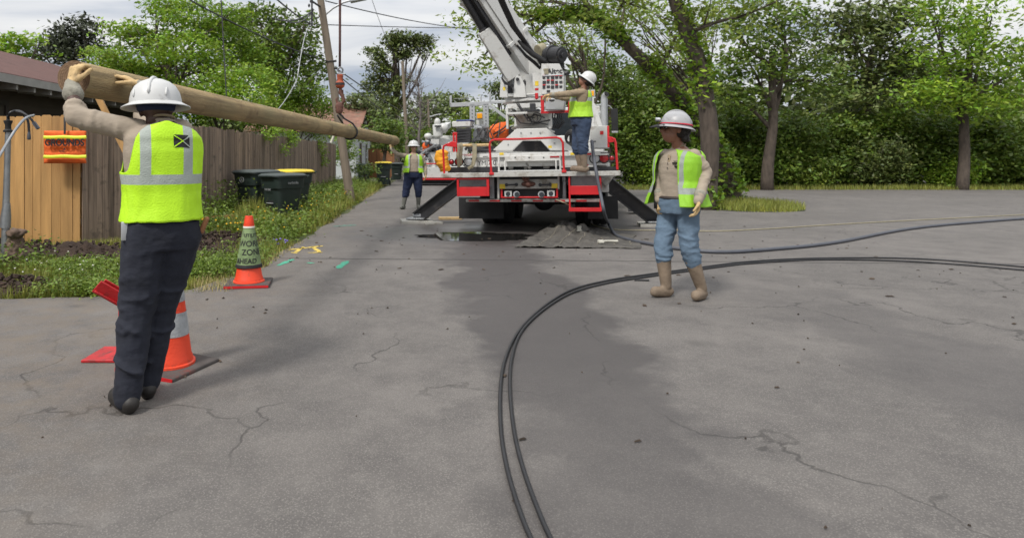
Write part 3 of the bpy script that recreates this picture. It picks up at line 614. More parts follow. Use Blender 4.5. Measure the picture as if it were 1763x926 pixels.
rtree('tall green tree at the far right roadside', [(1290, 110, 60, 44, 0), (1350, 80, 60, 44, 0), (1330, 20, 60, 34, 0), (1400, 140, 56, 40, 0), (1260, 40, 40, 30, 0), (1260, 170, 50, 30, 0)], 27, 'tree_mid', 55, 1320, .28, (1330, 90), .12)
rtree('dark tree second from the right edge', [(1480, 90, 70, 50, 0), (1520, 30, 60, 34, 0), (1440, 40, 50, 34, 0), (1560, 120, 50, 44, 0), (1470, 170, 70, 34, 0)], 31, 'tree_dark', 55, 1500, .3, (1500, 90), .15)
rtree('bright tree at the right edge', [(1640, 80, 66, 50, 0), (1700, 30, 60, 40, 0), (1740, 110, 60, 50, 0), (1610, 160, 60, 34, 0), (1690, 180, 70, 30, 0), (1600, 20, 40, 30, 0)], 27, 'tree_bright', 55, 1660, .25, (1670, 90), .12)
# the broad backdrop wood
wood = MB(); bl = []
for i in range(70):
    x = random.uniform(-70, 120); y = random.uniform(105, 135)
    if -2 < x < 6: continue
    bl.append((x, y, random.uniform(3, 6), random.uniform(4, 7), 3, random.uniform(3.5, 6)))
for i in range(26):
    x = 10 + i * 2.6; bl.append((x, random.uniform(40, 46), random.uniform(2.5, 5.5), random.uniform(2.2, 3.4), 2, random.uniform(2.5, 4)))
q = crown_pts(bl, 7, .8, 22, .6); tag(leaf_mesh('distant_wood', q, RNG.uniform(.6, 1.3, len(q)) * .42, 'tree_dark'), kind='stuff')
# leaning trunk clad in ivy, arching over from the right
def smooth_pts(pts, sub=5):
    q = []
    for i in range(len(pts) - 1):
        p0 = pts[max(i - 1, 0)]; p1 = pts[i]; p2 = pts[i + 1]; p3 = pts[min(i + 2, len(pts) - 1)]
        for k in range(sub): t = k / sub; q.append(.5 * ((2 * p1) + (-p0 + p2) * t + (2 * p0 - 5 * p1 + 4 * p2 - p3) * t * t + (-p0 + 3 * p1 - 3 * p2 + p3) * t ** 3))
    return q + [pts[-1]]
def smooth_rs(rs, sub=5):
    q = []
    for i in range(len(rs) - 1): q += [(rs[i] + (rs[i + 1] - rs[i]) * k / sub) * (1 + .07 * hn(i + k / sub, 3.3, 1.7)) for k in range(sub)]
    return q + [rs[-1]]
def ivy_tree(name, label, pts, rs, brs, base, dens):
    e_ = empty(name, base, label, 'tree', 'trees right of the lane'); mb = MB(); mb.tube(smooth_pts(pts), smooth_rs(rs), 12)
    for (i, tgt, r) in brs:
        pp = limb(mb, pts[i], tgt, r, .03, .1, 7, i * 3)
        for k in range(5): st = pp[random.randint(2, 6)]; limb(mb, st, st + Vector((random.uniform(-1.4, 1.4), random.uniform(-1, 1), random.uniform(-.2, 1.4))), .03, .008, .15, 5, k)
    obj('trunk', mb, 'bark', e_, origin=tuple(base), smooth='all', fn=False)
    C = []
    for i in range(len(pts) - 1):
        a, b = pts[i], pts[i + 1]; n = int((b - a).length * dens)
        for k in range(n):
            p = a.lerp(b, random.random()); d = Vector((random.gauss(0, 1), random.gauss(0, 1), random.gauss(.25, 1))).normalized(); cl_ = hn(p.x * 1.2, p.z * 1.2)
            if cl_ < -.18: continue
            C.append(p + d * (rs[i] * 1.05 + random.random() * .16 * (1 + cl_)))
    C = np.array([tuple(c) for c in C]); leaf_mesh('ivy', C - np.array(base), RNG.uniform(.6, 1.3, len(C)) * .085, 'tree_bright', e_, .6)
    tips = [b[1] for b in brs]; bb = [(t.x, t.y, t.z, 1.5, 1.3, .7) for t in tips] + [((t.x + pts[b[0]].x) / 2, t.y, (t.z + pts[b[0]].z) / 2 + .2, 1.2, 1.1, .5) for b, t in zip(brs, tips)]
    q = crown_pts(bb, 26, .26, 16, .5) - np.array(base); leaf_mesh('crown', q, RNG.uniform(.6, 1.2, len(q)) * .09, 'tree_spring', e_, .45)
Yt = 20
pts = [P(x, y_, Yt + d) for x, y_, d in ((1262, 345, 0), (1236, 270, 0), (1205, 222, 0), (1168, 172, 0), (1130, 128, -.3), (1090, 88, -.5), (1055, 55, -.5), (1020, 28, -.4), (990, 22, -.4), (950, 28, 0), (928, 30, .4))]
pts[0].z = -.1
ivy_tree('leaning_tree', 'leaning ivy clad trunk arching over the man at the right', pts, [.34, .28, .24, .21, .19, .175, .155, .14, .11, .09, .06],
         [(7, P(985, -30, 19), .14), (9, P(905, 70, 20.5), .06), (8, P(925, 5, 21), .07), (5, P(1075, 10, 20), .09), (4, P(1165, 60, 19), .1), (10, P(835, 95, 20), .045), (10, P(825, 30, 20), .04)], Vector((pts[0].x, pts[0].y, 0)), 620)
pts = [P(x, y_, 17) for x, y_ in ((1216, 372), (1222, 240), (1206, 120), (1184, 60), (1162, 0), (1140, -60), (1110, -120))]; pts[0].z = -.1
ivy_tree('upright_tree', 'upright dark trunk at the right, partly behind the man', pts, [.26, .23, .21, .19, .17, .12, .06],
         [(4, P(1090, -30, 17.5), .08), (4, P(1250, -40, 16), .08), (3, P(1280, 30, 17), .07), (5, P(1060, 25, 18), .05)], Vector((pts[0].x, 17, 0)), 330)

# ============================================================ FENCES
def board_fence(name, label, path, bw, h, m, group=None, dog=.0, gap=.006, jh=.02, base=-.05, seed=0, rails=1):
    rs = random.Random(seed); o = Vector((*path[0], 0)); e_ = empty(name, o, label, 'fence', group); mb = MB(); rl = MB(); ps = MB()
    for a, b in zip(path[:-1], path[1:]):
        a = Vector((*a, 0)); b = Vector((*b, 0)); d = (b - a).normalized(); nn = Vector((d.y, -d.x, 0)); L = (b - a).length; s = 0
        while s < L - .01:
            ww = min(bw * rs.uniform(.72, 1.18), L - s); x0 = a + d * (s + gap / 2); x1 = a + d * (s + ww - gap / 2); hh = h + rs.uniform(-jh, jh); t = .019; off = nn * rs.uniform(-.006, .006); lean = rs.uniform(-.006, .006)
            z0 = base + rs.uniform(-.03, .03); c = dog * .5
            poly = [x0 + Vector((0, 0, z0)), x1 + Vector((0, 0, z0)), x1 + d * lean + Vector((0, 0, hh - c)), x1 - d * (c - lean) + Vector((0, 0, hh)), x0 + d * (c + lean) + Vector((0, 0, hh)), x0 + d * lean + Vector((0, 0, hh - c))] if dog else [x0 + Vector((0, 0, z0)), x1 + Vector((0, 0, z0)), x1 + d * lean + Vector((0, 0, hh)), x0 + d * lean + Vector((0, 0, hh + rs.uniform(-.01, .01)))]
            mb.prism([p + off for p in poly], nn * t); s += ww
        for z in (.35, 1.1, h - .25): rl.beam(a - nn * .035 + Vector((0, 0, z)), b - nn * .035 + Vector((0, 0, z)), .04, .09)
        k = max(1, int(L / 2.4))
        for i in range(k + 1): p = a.lerp(b, i / k) - nn * .11; ps = MB(); ps.beam(p + Vector((0, 0, -.1)), p + Vector((0, 0, h - .08)), .09, .09, (0, 1, 0)); obj('post', ps, m, e_, origin=tuple(o))
    obj('boards', mb, m, e_, origin=tuple(o)); obj('rails', rl, m, e_, origin=tuple(o)); return e_
M['newwood'] = mat('new_pine', (.47, .265, .095), .65, .22, 5, bump=.35, bscale=30, stretch=(2.5, 2.5, .22), island=.2, dirt=(.2, .1, .035), dthr=.63, dscale=5)
M['oldwood'] = mat('weathered_wood', (.225, .165, .122), .88, .5, 7, bump=.8, bscale=30, stretch=(3, 3, .16), island=.35, dirt=(.09, .07, .055), dthr=.55, dscale=4)
M['midwood'] = mat('brown_wood', (.26, .115, .05), .8, .25, 6, bump=.3, stretch=(2, 2, .2), island=.15)
board_fence('new_fence', 'new tan pine board fence at the left edge', [(-9.5, 9.85), (-5.62, 10.36)], .165, 2.06, 'newwood', dog=.05, seed=4)
board_fence('old_fence', 'weathered grey brown board fence running back along the verge', [(-5.60, 10.37), (-4.72, 13.1), (-4.6, 17), (-4.5, 31.5)], .145, 2.02, 'oldwood', jh=.035, seed=8)
board_fence('brown_fence', 'reddish brown privacy fence beyond the gabled house', [(P(634, 270, 44).x, 44), (P(676, 270, 43).x, 43)], .16, 1.95, 'midwood', seed=2)

# ============================================================ HOUSES
def lap_siding(mb, a, b, z0, z1, nn, lap=.14):
    a = Vector(a); b = Vector(b); nn = Vector(nn); z = z0
    while z < z1 - .01:
        zt = min(z + lap, z1); mb.prism([a + nn * .022 + Vector((0, 0, z)), a + nn * .004 + Vector((0, 0, zt)), a - nn * .05 + Vector((0, 0, zt)), a - nn * .05 + Vector((0, 0, z))], b - a); z = zt
M['shingle'] = mat('brown_shingle', (.125, .062, .052), .9, .25, 2.2, bump=.8, bscale=22, stretch=(1, 3, 1), dirt=(.07, .035, .03), dthr=.55, dscale=2.5)
M['siding'] = mat('dark_brown_siding', (.05, .038, .028), .75, .2, 4, bump=.2)
M['trimdark'] = mat('dark_trim', (.032, .025, .02), .7, .2)
M['facia'] = mat('pale_fascia', (.3, .29, .27), .6, .15)
e_ = empty('brown_house', (-12, 13, 0), 'long brown house with dark red shingle roof at the left', 'house'); O = (-12, 13, 0)
w_ = MB(); lap_siding(w_, (-8.7, 4, 0), (-8.7, 20, 0), 0, 2.95, (1, 0, 0)); w_.box(-15.3, -8.76, 4, 20, 0, 2.95); obj('wall', w_, 'siding', e_, origin=O)
rf = MB()
for (xe, s) in ((-7.95, 1), (-16.05, -1)):
    rf.prism([(xe, 3.4, 2.86), (-12, 3.4, 4.25), (-12, 3.4, 4.37), (xe, 3.4, 2.98)], (0, 17.2, 0))
r_ = obj('roof', rf, 'shingle', e_, origin=O)
tr = MB(); tr.box(-7.95, -7.91, 3.4, 20.6, 2.80, 2.96); obj('fascia', tr, 'facia', r_, origin=O)
for i in range(30): rt = MB(); yy = 4 + i * .56; rt.prism([(-8.66, yy, 2.9), (-7.97, yy, 2.8), (-7.97, yy, 2.7), (-8.66, yy, 2.74)], (0, .06, 0)); obj('rafter_tail', rt, 'facia', r_, origin=O)
for (y0, y1) in ((11.9, 13.1), (15.4, 16.3), (7.2, 8.4)):
    f = MB()
    for (ya, yb, za_, zb) in ((y0 - .1, y0, 1.15, 2.55), (y1, y1 + .1, 1.15, 2.55), (y0, y1, 2.45, 2.55), (y0, y1, 1.15, 1.25), (y0, y1, 1.82, 1.88)): f.box(-8.7, -8.63, ya, yb, za_, zb)
    fr = obj('window', f, 'trimdark', e_, origin=O, bevel=.004); g = MB(); g.box(-8.69, -8.665, y0, y1, 1.25, 2.45); obj('pane', g, M['screen'] if 'screen' in M else mat('insect_screen', (.05, .042, .03), .6, .1), fr, origin=O)
# gabled house down the lane: ridge across the view, white gable end toward the lane
M['wsiding'] = mat('white_siding', (.5, .52, .53), .6, .08, 6); M['rroof'] = mat('rusty_roof', (.22, .11, .075), .85, .4, 3, dirt=(.13, .11, .08), dthr=.5, dscale=1.5)
O = (-8, 45, 0); e_ = empty('gabled_house', O, 'small white gabled house with rusty brown roof beyond the leaning pole', 'house')
gw = MB(); xg = -4.47; zr_, ze_ = 5.0, 3.1
lap_siding(gw, (xg, 40, 0), (xg, 50, 0), 0, ze_, (1, 0, 0), .18)
gw.prism([(xg - .01, 40, ze_), (xg - .01, 50, ze_), (xg - .01, 45, zr_ - .05)], (-.1, 0, 0)); gw.box(-11, xg - .06, 40, 50, 0, ze_); obj('wall', gw, 'wsiding', e_, origin=O)
gr = MB()
for ye in (39.4, 50.6): gr.prism([(-11.3, ye, ze_ - .15), (-11.3, 45, zr_), (-11.3, 45, zr_ + .12), (-11.3, ye, ze_)], (7.2, 0, 0))
obj('roof', gr, 'rroof', e_, origin=O)
for y0_ in (42.2, 46.4): gw2 = MB(); gw2.box(xg + .03, xg + .06, y0_, y0_ + 1.1, .9, 2.3); obj('window', gw2, 'glass', e_, origin=O)
for lst, Y, m_, lab in (([(590, 240, 18, 18, 0), (600, 262, 16, 20, 0), (580, 268, 16, 18, 0), (603, 225, 8, 8, 0)], 34, 'tree_bright', 'bright green bush in front of the small gabled house'), ([(640, 290, 12, 10, 0), (615, 292, 14, 9, 0)], 29, 'tree_mid', 'low dark bush between the far bins')):
    b = blobs_px(lst, Y); bx = sum(q[0] for q in b) / len(b); tree('bush', lab, (bx, Y, 0), b, m_, .07, 130, 22, .2, .06, group='bushes near the gabled house', twigs=1, cat='bush')
# ============================================================ POLES + WIRES
def pole(name, label, a, b, r0, r1, m='pole', group='wooden utility poles'):
    a = Vector(a); b = Vector(b); e_ = empty(name, a, label, 'utility pole', group); mb = MB()
    mb.tube([a.lerp(b, i / 8) + Vector((0, 0, 0)) for i in range(9)], [r0 + (r1 - r0) * i / 8 for i in range(9)], 14); obj('shaft', mb, m, e_, origin=tuple(a), smooth=True); return e_, a
YP = 19.5; pa = P(605, 340, YP); pa.z = -.1; pb = P(534, -120, YP)
e_, O = pole('utility_pole', 'large leaning wooden pole with a street lamp, in front of the gabled house', pa, pb, .145, .095)
def on(py): t = (py - 340) / (-120 - 340); return pa.lerp(pb, t)
# lamp arm
arm = MB(); A0 = on(24); A1 = P(590, 5, YP); A2 = P(604, 1, YP); A3 = P(634, -3, YP)
arm.tube([A0, A0.lerp(A1, .5) + Vector((0, 0, .04)), A1, A2, A3], .035, 8); la = obj('lamp_arm', arm, 'alu', e_, origin=tuple(O), smooth=True)
lh = MB(); c = P(620, -1, YP); lh.beam(P(603, 2, YP), P(632, -2, YP), .26, .12, w2=.16, h2=.07); obj('lamp_head', lh, 'alu', la, origin=tuple(O), bevel=.02)
ins = MB()
for py, dxp in ((100, 6), (112, 9)):
    q = on(py); ins.cyl(q, q + Vector((.2, -.06, .02)), .035, 10)
ins.torus(on(100), .135, .015, (pb - pa), 16); obj('clamp', ins, 'blackm', e_, origin=tuple(O), smooth=True)
sp_ = MB(); q = P(537, 20, YP - .5)
for k in range(7): sp_.ell(q + Vector((random.uniform(-.09, .09), 0, -.35 + k * .13)), .035, .035, .055, 8, 6)
sp_.tube([q + Vector((0, 0, -.45)), q + Vector((0, 0, .8))], .03, 6); sp_.tube([q + Vector((0, 0, .3)), on(10)], .03, 6); obj('splice_cluster', sp_, 'blackm', e_, origin=tuple(O), smooth=True)
YF = 47; e_, O = pole('utility_pole', 'thin pale wooden pole between the pine and the bare tree', P(703, 300, YF) * 1, P(693, 106, YF), .15, .11, 'pole')
YF2 = 66; e_, O2 = pole('utility_pole', 'far thin pole with a small street lamp above the second truck', P(741, 290, YF2), P(737, 172, YF2), .14, .1)
fa = MB(); fa.tube([P(739, 202, YF2), P(752, 198, YF2), P(760, 197, YF2)], .07, 6); obj('lamp_arm', fa, 'alu', e_, origin=tuple(O2))
e_, O2 = pole('utility_pole', 'farthest thin pole rising just right of the lamp pole', P(750, 290, 84), P(748, 190, 84), .15, .1); fa = MB(); fa.tube([P(743, 190, 84), P(753, 190, 84)], .1, 6); obj('crossarm', fa, 'pole', e_, origin=tuple(O2))
def wire(a, b, sag, r, label, m='wire'):
    a = Vector(a); b = Vector(b); pts = []
    for i in range(25):
        t = i / 24; pts.append(a.lerp(b, t) - Vector((0, 0, sag * 4 * t * (1 - t))))
    mb = MB(); mb.tube(pts, r, 6); tag(obj('overhead_cable', mb, m, origin=tuple(pts[0]), smooth='all'), label, 'cable', 'overhead cables')
wire(P(300, -15, 15), on(100), .15, .019, 'thick cable slanting down across the dark olive tree to the pole clamp')
wire(P(455, -20, 14), P(534, 42, YP), .05, .02, 'cable from the top edge down to the knot left of the pole')
wire(P(534, 42, YP), P(1000, 46, 30), .1, .014, 'level cable running right from the leaning pole to behind the boom')
wire(P(560, 2, YP), P(880, 52, 40), .3, .02, 'sagging cable right of the street lamp head')
wire(on(104), P(725, 300 - 95, 80), .3, .022, 'upper of the two cables from the clamp toward the far pole')
wire(on(112), P(727, 225, 80), .5, .02, 'lower of the two cables from the clamp toward the far pole')
wire(P(534, 42, YP), P(512, 135, 18), -.3, .013, 'pale service drop bowing from the knot down into the shrubs', 'alu')
wire(P(512, 135, 18), P(472, 195, 17), .1, .012, 'pale service drop end inside the shrubs', 'alu')
wire(P(537, 20, YP - .5), P(470, 32, 15), .15, .018, 'upper thin cable left of the splice cluster')
wire(P(537, 22, YP - .5), P(492, 36, 15), .15, .018, 'lower thin cable left of the splice cluster')
wire(P(537, 20, YP), on(12), .25, .018, 'short looped cable from splice cluster to the leaning pole')
wire(P(380, -10, 12), P(390, 170, 12), 0, .012, 'thin vertical dark line in front of the feathery tree')
wire(P(634, -20, 24), P(694, 112, YF), .6, .012, 'thin cable dropping to the top of the thin pale pole')
# ============================================================ DIGGER TRUCK
TO = Vector((1.82, 11.2, 0))
TRUCK = empty('digger_truck', TO, 'white digger derrick truck with red rails, raised boom and spread outriggers', 'truck', rot=(0, R(-1.2), R(-16.5)))
TM = Matrix.Translation(TO) @ TRUCK.rotation_euler.to_matrix().to_4x4(); TI = TM.inverted(); TI3 = TI.to_3x3()
def TL(px, py, v):
    c = TI @ Vector((0, 0, H)); d = TI3 @ Vector(((px - VX) / K, 1, -(py - VY) / K)); return c + d * ((v - c.y) / d.y)
def tb(mb, x0, y0, x1, y1, v, dep=.05):
    a = TL(x0, (y0 + y1) / 2, v); b = TL(x1, (y0 + y1) / 2, v); t = TL((x0 + x1) / 2, y0, v); u = TL((x0 + x1) / 2, y1, v); return mb.box(a.x, b.x, v, v + dep, u.z, t.z)
def part(name, m, fn, parent=TRUCK, smooth=True, bevel=.006):
    mb = MB(); fn(mb); return obj(name, mb, m, parent, smooth=smooth, bevel=bevel)
def parts(name, m, calls, parent=TRUCK, bevel=0):
    for c_ in calls: part(name, m, c_, parent, bevel=bevel)
def pl(mb, pts, v, dep): return mb.prism([TL(x, y, v) for x, y in pts], (0, dep, 0))
# --- rear step platform
part('platform', 'whited', lambda b: b.box(-1.60, 1.53, 0, .62, 1.055, 1.12).box(-1.60, 1.53, -.012, .0, 1.05, 1.13))
# --- flat bed and tail panel
part('bed', 'white', lambda b: (b.box(-1.30, 1.30, .72, 5.2, 1.22, 1.46), b.box(-1.32, 1.32, .66, .76, 1.40, 1.475), b.box(-1.32, -1.05, 1.0, 5.0, .72, 1.22), b.box(1.05, 1.32, 1.0, 5.0, .72, 1.22)))
part('panel_seams', 'blackm', lambda b: [b.box(-1.325, -1.318, y0, y0 + .012, .76, 1.44) for y0 in (1.7, 2.5, 3.4, 4.2)] + [tb(b, x0, 287.5, x1, 297, .70, .03) for x0, x1 in ((771, 857), (970, 1062))], bevel=0)
part('frame_rails', 'blackm', lambda b: (b.box(-.48, -.34, .7, 9.2, .62, 1.0), b.box(.34, .48, .7, 9.2, .62, 1.0), b.box(-1.2, 1.2, .8, 1.0, .86, 1.18), b.box(-.34, .34, 1.4, 1.6, .7, .95)))
for x, y, r, m in ((777.5, 279.3, .042, 'redlens'), (790.5, 278.6, .075, 'redlens'), (806.5, 278.2, .078, 'alu'), (1024, 273.2, .08, 'alu'), (1040, 272.6, .078, 'redlens'), (1053.5, 272.6, .042, 'redlens')):
    c = TL(x, y, .72); l_ = MB(); l_.lathe(c - Vector((0, .0, 0)), [(r, 0), (r * .98, .02), (r * .5, .035), (.002, .037)], 20, (0, -1, 0)); lo = obj('tail_light', l_, m, TRUCK, smooth=True)
    rg = MB(); rg.torus(c - Vector((0, .008, 0)), r * 1.08, .012, (0, -1, 0), 24, 6); obj('rubber_ring', rg, 'black', lo, smooth=True)
pp = part('licence_plate', 'white', lambda b: tb(b, 822, 271.5, 853, 288.5, .70, .012))
c = TL(838, 281, .697); text('plate_text', 'YMJ7 0', .13, Matrix.Translation(c) @ FACE, 'blackm', pp, .001, .95)
c = TL(803, 267, .655); text('bed_lettering', 'DANGER', .055, Matrix.Translation(c) @ FACE, 'red', TRUCK, .001, 1.3)
part('plate_lamp', 'blackm', lambda b: tb(b, 831, 268.5, 841, 271, .66, .05))
for q_ in ((777, 284, 786, 286.5), (797, 283.5, 801, 286), (1044, 277, 1060, 279), (1030, 278, 1036, 280)): part('marker_lamp', 'blackm', lambda b: tb(b, *q_, .69, .03))
# --- turret base, a truncated pyramid with an open front
part('turret_base', 'white', lambda b: (pl(b, [(848, 259), (889, 222), (942, 222), (992, 259), (947, 259), (931, 242.5), (900, 242.5), (882, 259)], .95, .06),
    pl(b, [(860, 262), (892, 224), (940, 224), (980, 262)], 2.6, .05), b.box(TL(889, 222, 1).x, TL(942, 222, 1).x, .96, 2.6, TL(915, 224, 1).z, TL(915, 221.5, 1).z)))
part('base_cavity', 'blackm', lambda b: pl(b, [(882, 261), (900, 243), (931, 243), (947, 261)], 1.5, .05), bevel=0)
for x, y in ((897, 229), (914, 229), (930, 229), (875, 249), (955, 247)): part('base_bolt', 'steel', lambda b: b.cyl(TL(x, y, .955), TL(x, y, .955) - Vector((0, .02, 0)), .016, 8))
# --- centre box below the base
part('centre_box', 'white', lambda b: (tb(b, 869, 268, 965, 277.5, .58, .12), tb(b, 868, 276, 870.5, 294, .56, .04), tb(b, 857, 268, 860, 294, .56, .04), tb(b, 956, 276, 958.5, 294, .56, .04), tb(b, 963, 276, 966, 294, .56, .04), tb(b, 857, 293, 967, 296, .5, .1)))
for x in (887, 911, 936): part('box_hole', 'blackm', lambda b: b.cyl(TL(x, 271.5, .578), TL(x, 271.5, .574), .014, 10), bevel=0)
part('warning_label', 'redlens', lambda b: tb(b, 947, 268.8, 963, 271.5, .572, .006), bevel=0)
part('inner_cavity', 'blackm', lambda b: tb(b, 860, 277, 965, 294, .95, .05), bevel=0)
part('machinery', 'whited', lambda b: (b.cyl(TL(876, 287, .8), TL(884, 287, .8), .06), b.beam(TL(906, 280, .75), TL(913, 291, .75), .06, .05), b.cyl(TL(936, 286, .85), TL(946, 286, .85), .07), tb(b, 902, 285, 908, 293, .8, .1)))
# --- hitch plate with pintle, lamps, bumper
part('hitch_plate', 'whited', lambda b: (tb(b, 858.5, 308.5, 961, 325, .22, .03), tb(b, 856, 303, 859.5, 343, .2, .06), tb(b, 960, 303, 963, 326, .2, .06)))
for q_ in ((860, 317, 870, 325), (949.5, 316, 960, 324)): part('yellow_panel', 'yellow', lambda b: tb(b, *q_, .214, .006), bevel=0)
part('pintle_hitch', 'rust', lambda b: (b.ell(TL(909.5, 317, .17), .13, .05, .05), b.ell(TL(909.5, 317, .14), .06, .07, .065), b.beam(TL(909, 315, .14), TL(904, 306, .1), .05, .05), b.torus(TL(905, 307, .1), .05, .018, (.2, 1, 0), 16, 6)))
for x0, x1 in ((872, 889), (930, 947)):
    part('grab_loop', 'blackm', lambda b: (b.tube([TL(x0, 318.5, .2), TL(x0, 318.5, .14), TL(x1, 318, .14), TL(x1, 318, .2)], .016, 8), b.cyl(TL(x0, 318.5, .2), TL(x0, 318.5, .17), .03), b.cyl(TL(x1, 318, .2), TL(x1, 318, .17), .03)))
part('lower_bracket', 'red', lambda b: (tb(b, 862, 326, 865, 340, .2, .05), tb(b, 957.5, 324, 960.5, 339, .2, .05), tb(b, 862, 338.5, 960.5, 341, .2, .05)))
part('bracket_back', 'blackm', lambda b: tb(b, 850, 304, 975, 344, .42, .05), bevel=0)
for x0, x1, y0, y1 in ((868.5, 881, 329, 339), (942, 955, 328, 338.5)):
    q = part('lamp_housing', 'white', lambda b: tb(b, x0, y0, x1, y1, .19, .06)); part('lamp_glass', 'glass', lambda b: b.cyl(TL((x0 + x1) / 2, (y0 + y1) / 2, .192), TL((x0 + x1) / 2, (y0 + y1) / 2, .18), .042, 14), q)
for x in (890, 932.5):
    q = part('round_lamp', 'alu', lambda b: b.lathe(TL(x, 335, .26), [(.05, 0), (.062, .05), (.058, .07), (.0, .072)], 18, (0, -1, .1))); part('lamp_glass', 'glass', lambda b: b.cyl(TL(x, 335, .188), TL(x, 335, .18), .045, 14), q)
part('bumper_bar', 'whited', lambda b: tb(b, 802, 342.8, 1034, 348, .3, .07))
for x in (807, 843, 880, 917, 955, 992): part('reflective_tape', 'red', lambda b: tb(b, x, 344.2, x + 18, 347.2, .296, .005), bevel=0)
part('side_plate', 'steel', lambda b: tb(b, 843, 304, 851, 342, .3, .04)); part('side_plate', 'steel', lambda b: (tb(b, 968, 304, 974, 342, .34, .04), b.cyl(TL(971, 312, .3), TL(971, 338, .3), .03)))
# --- steps
part('left_step', 'red', lambda b: (tb(b, 786.5, 306, 842, 309.5, .02, .05), tb(b, 786.5, 307, 790, 338.5, .02, .05), tb(b, 837.5, 305, 842, 338, .02, .05), tb(b, 789, 322.5, 839, 338, .03, .04), b.box(TL(789, 330, 0).x, TL(839, 330, 0).x, .03, .3, TL(815, 322.5, 0).z - .02, TL(815, 322.5, 0).z)))
part('right_step', 'red', lambda b: (tb(b, 979, 301, 982, 364, .02, .04), tb(b, 1032, 300, 1035.5, 362, .02, .04), tb(b, 981, 320, 1033, 335.5, .03, .03), tb(b, 979, 358.5, 1036, 364.5, .0, .06), b.box(TL(980, 360, 0).x, TL(1036, 360, 0).x, .0, .26, TL(1007, 359, 0).z - .02, TL(1007, 359, 0).z), tb(b, 979, 300, 985, 304, .0, .05), tb(b, 1029, 300, 1035.5, 303, .0, .05)))
for q_ in ((791, 309, 838, 323), (983, 303, 1033, 322)): part('splash_panel', 'steel', lambda b: tb(b, *q_, .5, .02))
# --- red rails
def rail(pts, v, r=.02, name='guard_rail'):
    return part(name, 'red', lambda b: b.tube([TL(x, y, v) for x, y in pts], r, 8), bevel=0)
q = rail([(846, 299), (843, 249), (845, 243), (852, 240.5), (905, 239.5), (958, 237), (965, 239), (969, 246), (971, 295)], .12)
for q_ in ((842, 297, 850, 301.5), (967, 293, 975, 297.5)): part('rail_foot', 'red', lambda b: tb(b, *q_, -.03, .06), q)
rail([(765, 300), (763, 258), (764, 252), (769, 249)], .1); rail([(1063, 292), (1060, 246), (1058, 240), (1053, 238)], .1)
part('rail_bracket', 'red', lambda b: (pl(b, [(766, 249), (779, 243), (786, 246), (786, 254), (768, 252)], .3, .05), tb(b, 779.5, 229, 782.5, 262, .32, .04), tb(b, 784, 229, 786.5, 262, .32, .04), tb(b, 779.5, 228, 786.5, 231.5, .32, .04)))
part('rail_bracket', 'red', lambda b: (pl(b, [(1047, 235), (1054, 236), (1060, 240), (1056, 245), (1047, 246)], .3, .05), tb(b, 1045.5, 217, 1049, 254, .32, .04)))
part('corner_posts', 'white', lambda b: (tb(b, 771, 245, 778, 262, .5, .1),))
# --- right hand lockers and hose reel
part('locker', 'white', lambda b: tb(b, 1016, 217, 1047, 255, .8, 1.6))
part('locker_latch', 'blackm', lambda b: (tb(b, 1019, 243, 1026, 244.5, .79, .01), tb(b, 1034, 262.5, 1050, 264, .655, .01)), bevel=0)
part('left_locker', 'white', lambda b: (b.box(-1.3, -.85, 2.8, 5, 1.46, 1.62), b.box(-1.3, -1.24, 1.2, 5, 1.46, 1.6)))
part('deck_clutter', 'steel', lambda b: [b.tube([TL(random.uniform(812, 842), random.uniform(216, 246), random.uniform(1.4, 2.4)) for _ in range(3)], random.uniform(.012, .03), 6) for k in range(14)] + [b.cyl(TL(824, 232, 1.6), TL(824, 232, 1.75), .12), b.cyl(TL(834, 222, 1.9), TL(834, 222, 2.2), .08), tb(b, 828, 228, 842, 244, 2.2, .2)])
part('deck_clutter', 'blackm', lambda b: [b.tube([TL(random.uniform(800, 850), random.uniform(250, 262), 1.2) for _ in range(2)], .03, 6) for k in range(8)] + [tb(b, 815, 252, 849, 262, 1.3, .3)]); part('deck_box', 'blackm', lambda b: tb(b, 980, 222, 1012, 256, 2.2, .2)); part('hose_coil', 'cable', lambda b: [b.torus(TL(985, 236 + 2 * k, 1.5 - .05 * k), .13, .02, (.2 * k, 1, .1), 20, 6) for k in range(4)])
part('tool_bar', 'tanf', lambda b: b.cyl(TL(796, 250.5, .85), TL(846, 249.5, .85), .028, 10))
# --- pedestal and rotation gear
PC = TL(916, 212, 1.85)
def zz(y): return TL(916, y, 1.85).z
part('pedestal', 'whited', lambda b: b.lathe((PC.x, 1.85, 0), [(.42, zz(222)), (.42, zz(219.5)), (.31, zz(216)), (.33, zz(204)), (.4, zz(199)), (.4, zz(193))], 28))
part('gear_plates', 'white', lambda b: (tb(b, 872, 192.5, 948, 196, 1.1, 1.5), tb(b, 873, 178, 940, 186, 1.25, .06), tb(b, 875, 186, 881, 193, 1.3, 1.2), tb(b, 889, 183, 903, 193, 1.4, .9), tb(b, 935, 184, 941, 193, 1.3, 1.2), tb(b, 871, 186, 875, 222, 1.2, .08), tb(b, 944, 196, 950, 222, 1.3, .1)))
part('turntable', 'white', lambda b: b.lathe((PC.x + .03, 1.85, 0), [(.62, zz(178)), (.62, zz(174)), (.56, zz(173.5)), (.56, zz(169)), (.6, zz(168))], 36))
part('turntable_gap', 'blackm', lambda b: b.lathe((PC.x + .03, 1.85, 0), [(.58, zz(175)), (.58, zz(173))], 36), bevel=0)
part('valve_block', 'blackm', lambda b: (tb(b, 912, 178, 921, 188, 1.0, .15), b.torus(TL(924, 202, 1.1), .085, .01, (0, 1, 0), 20, 6), b.torus(TL(920, 204, 1.12), .07, .01, (.2, 1, 0), 20, 6), tb(b, 906, 188, 928, 192, 1.0, .2)))
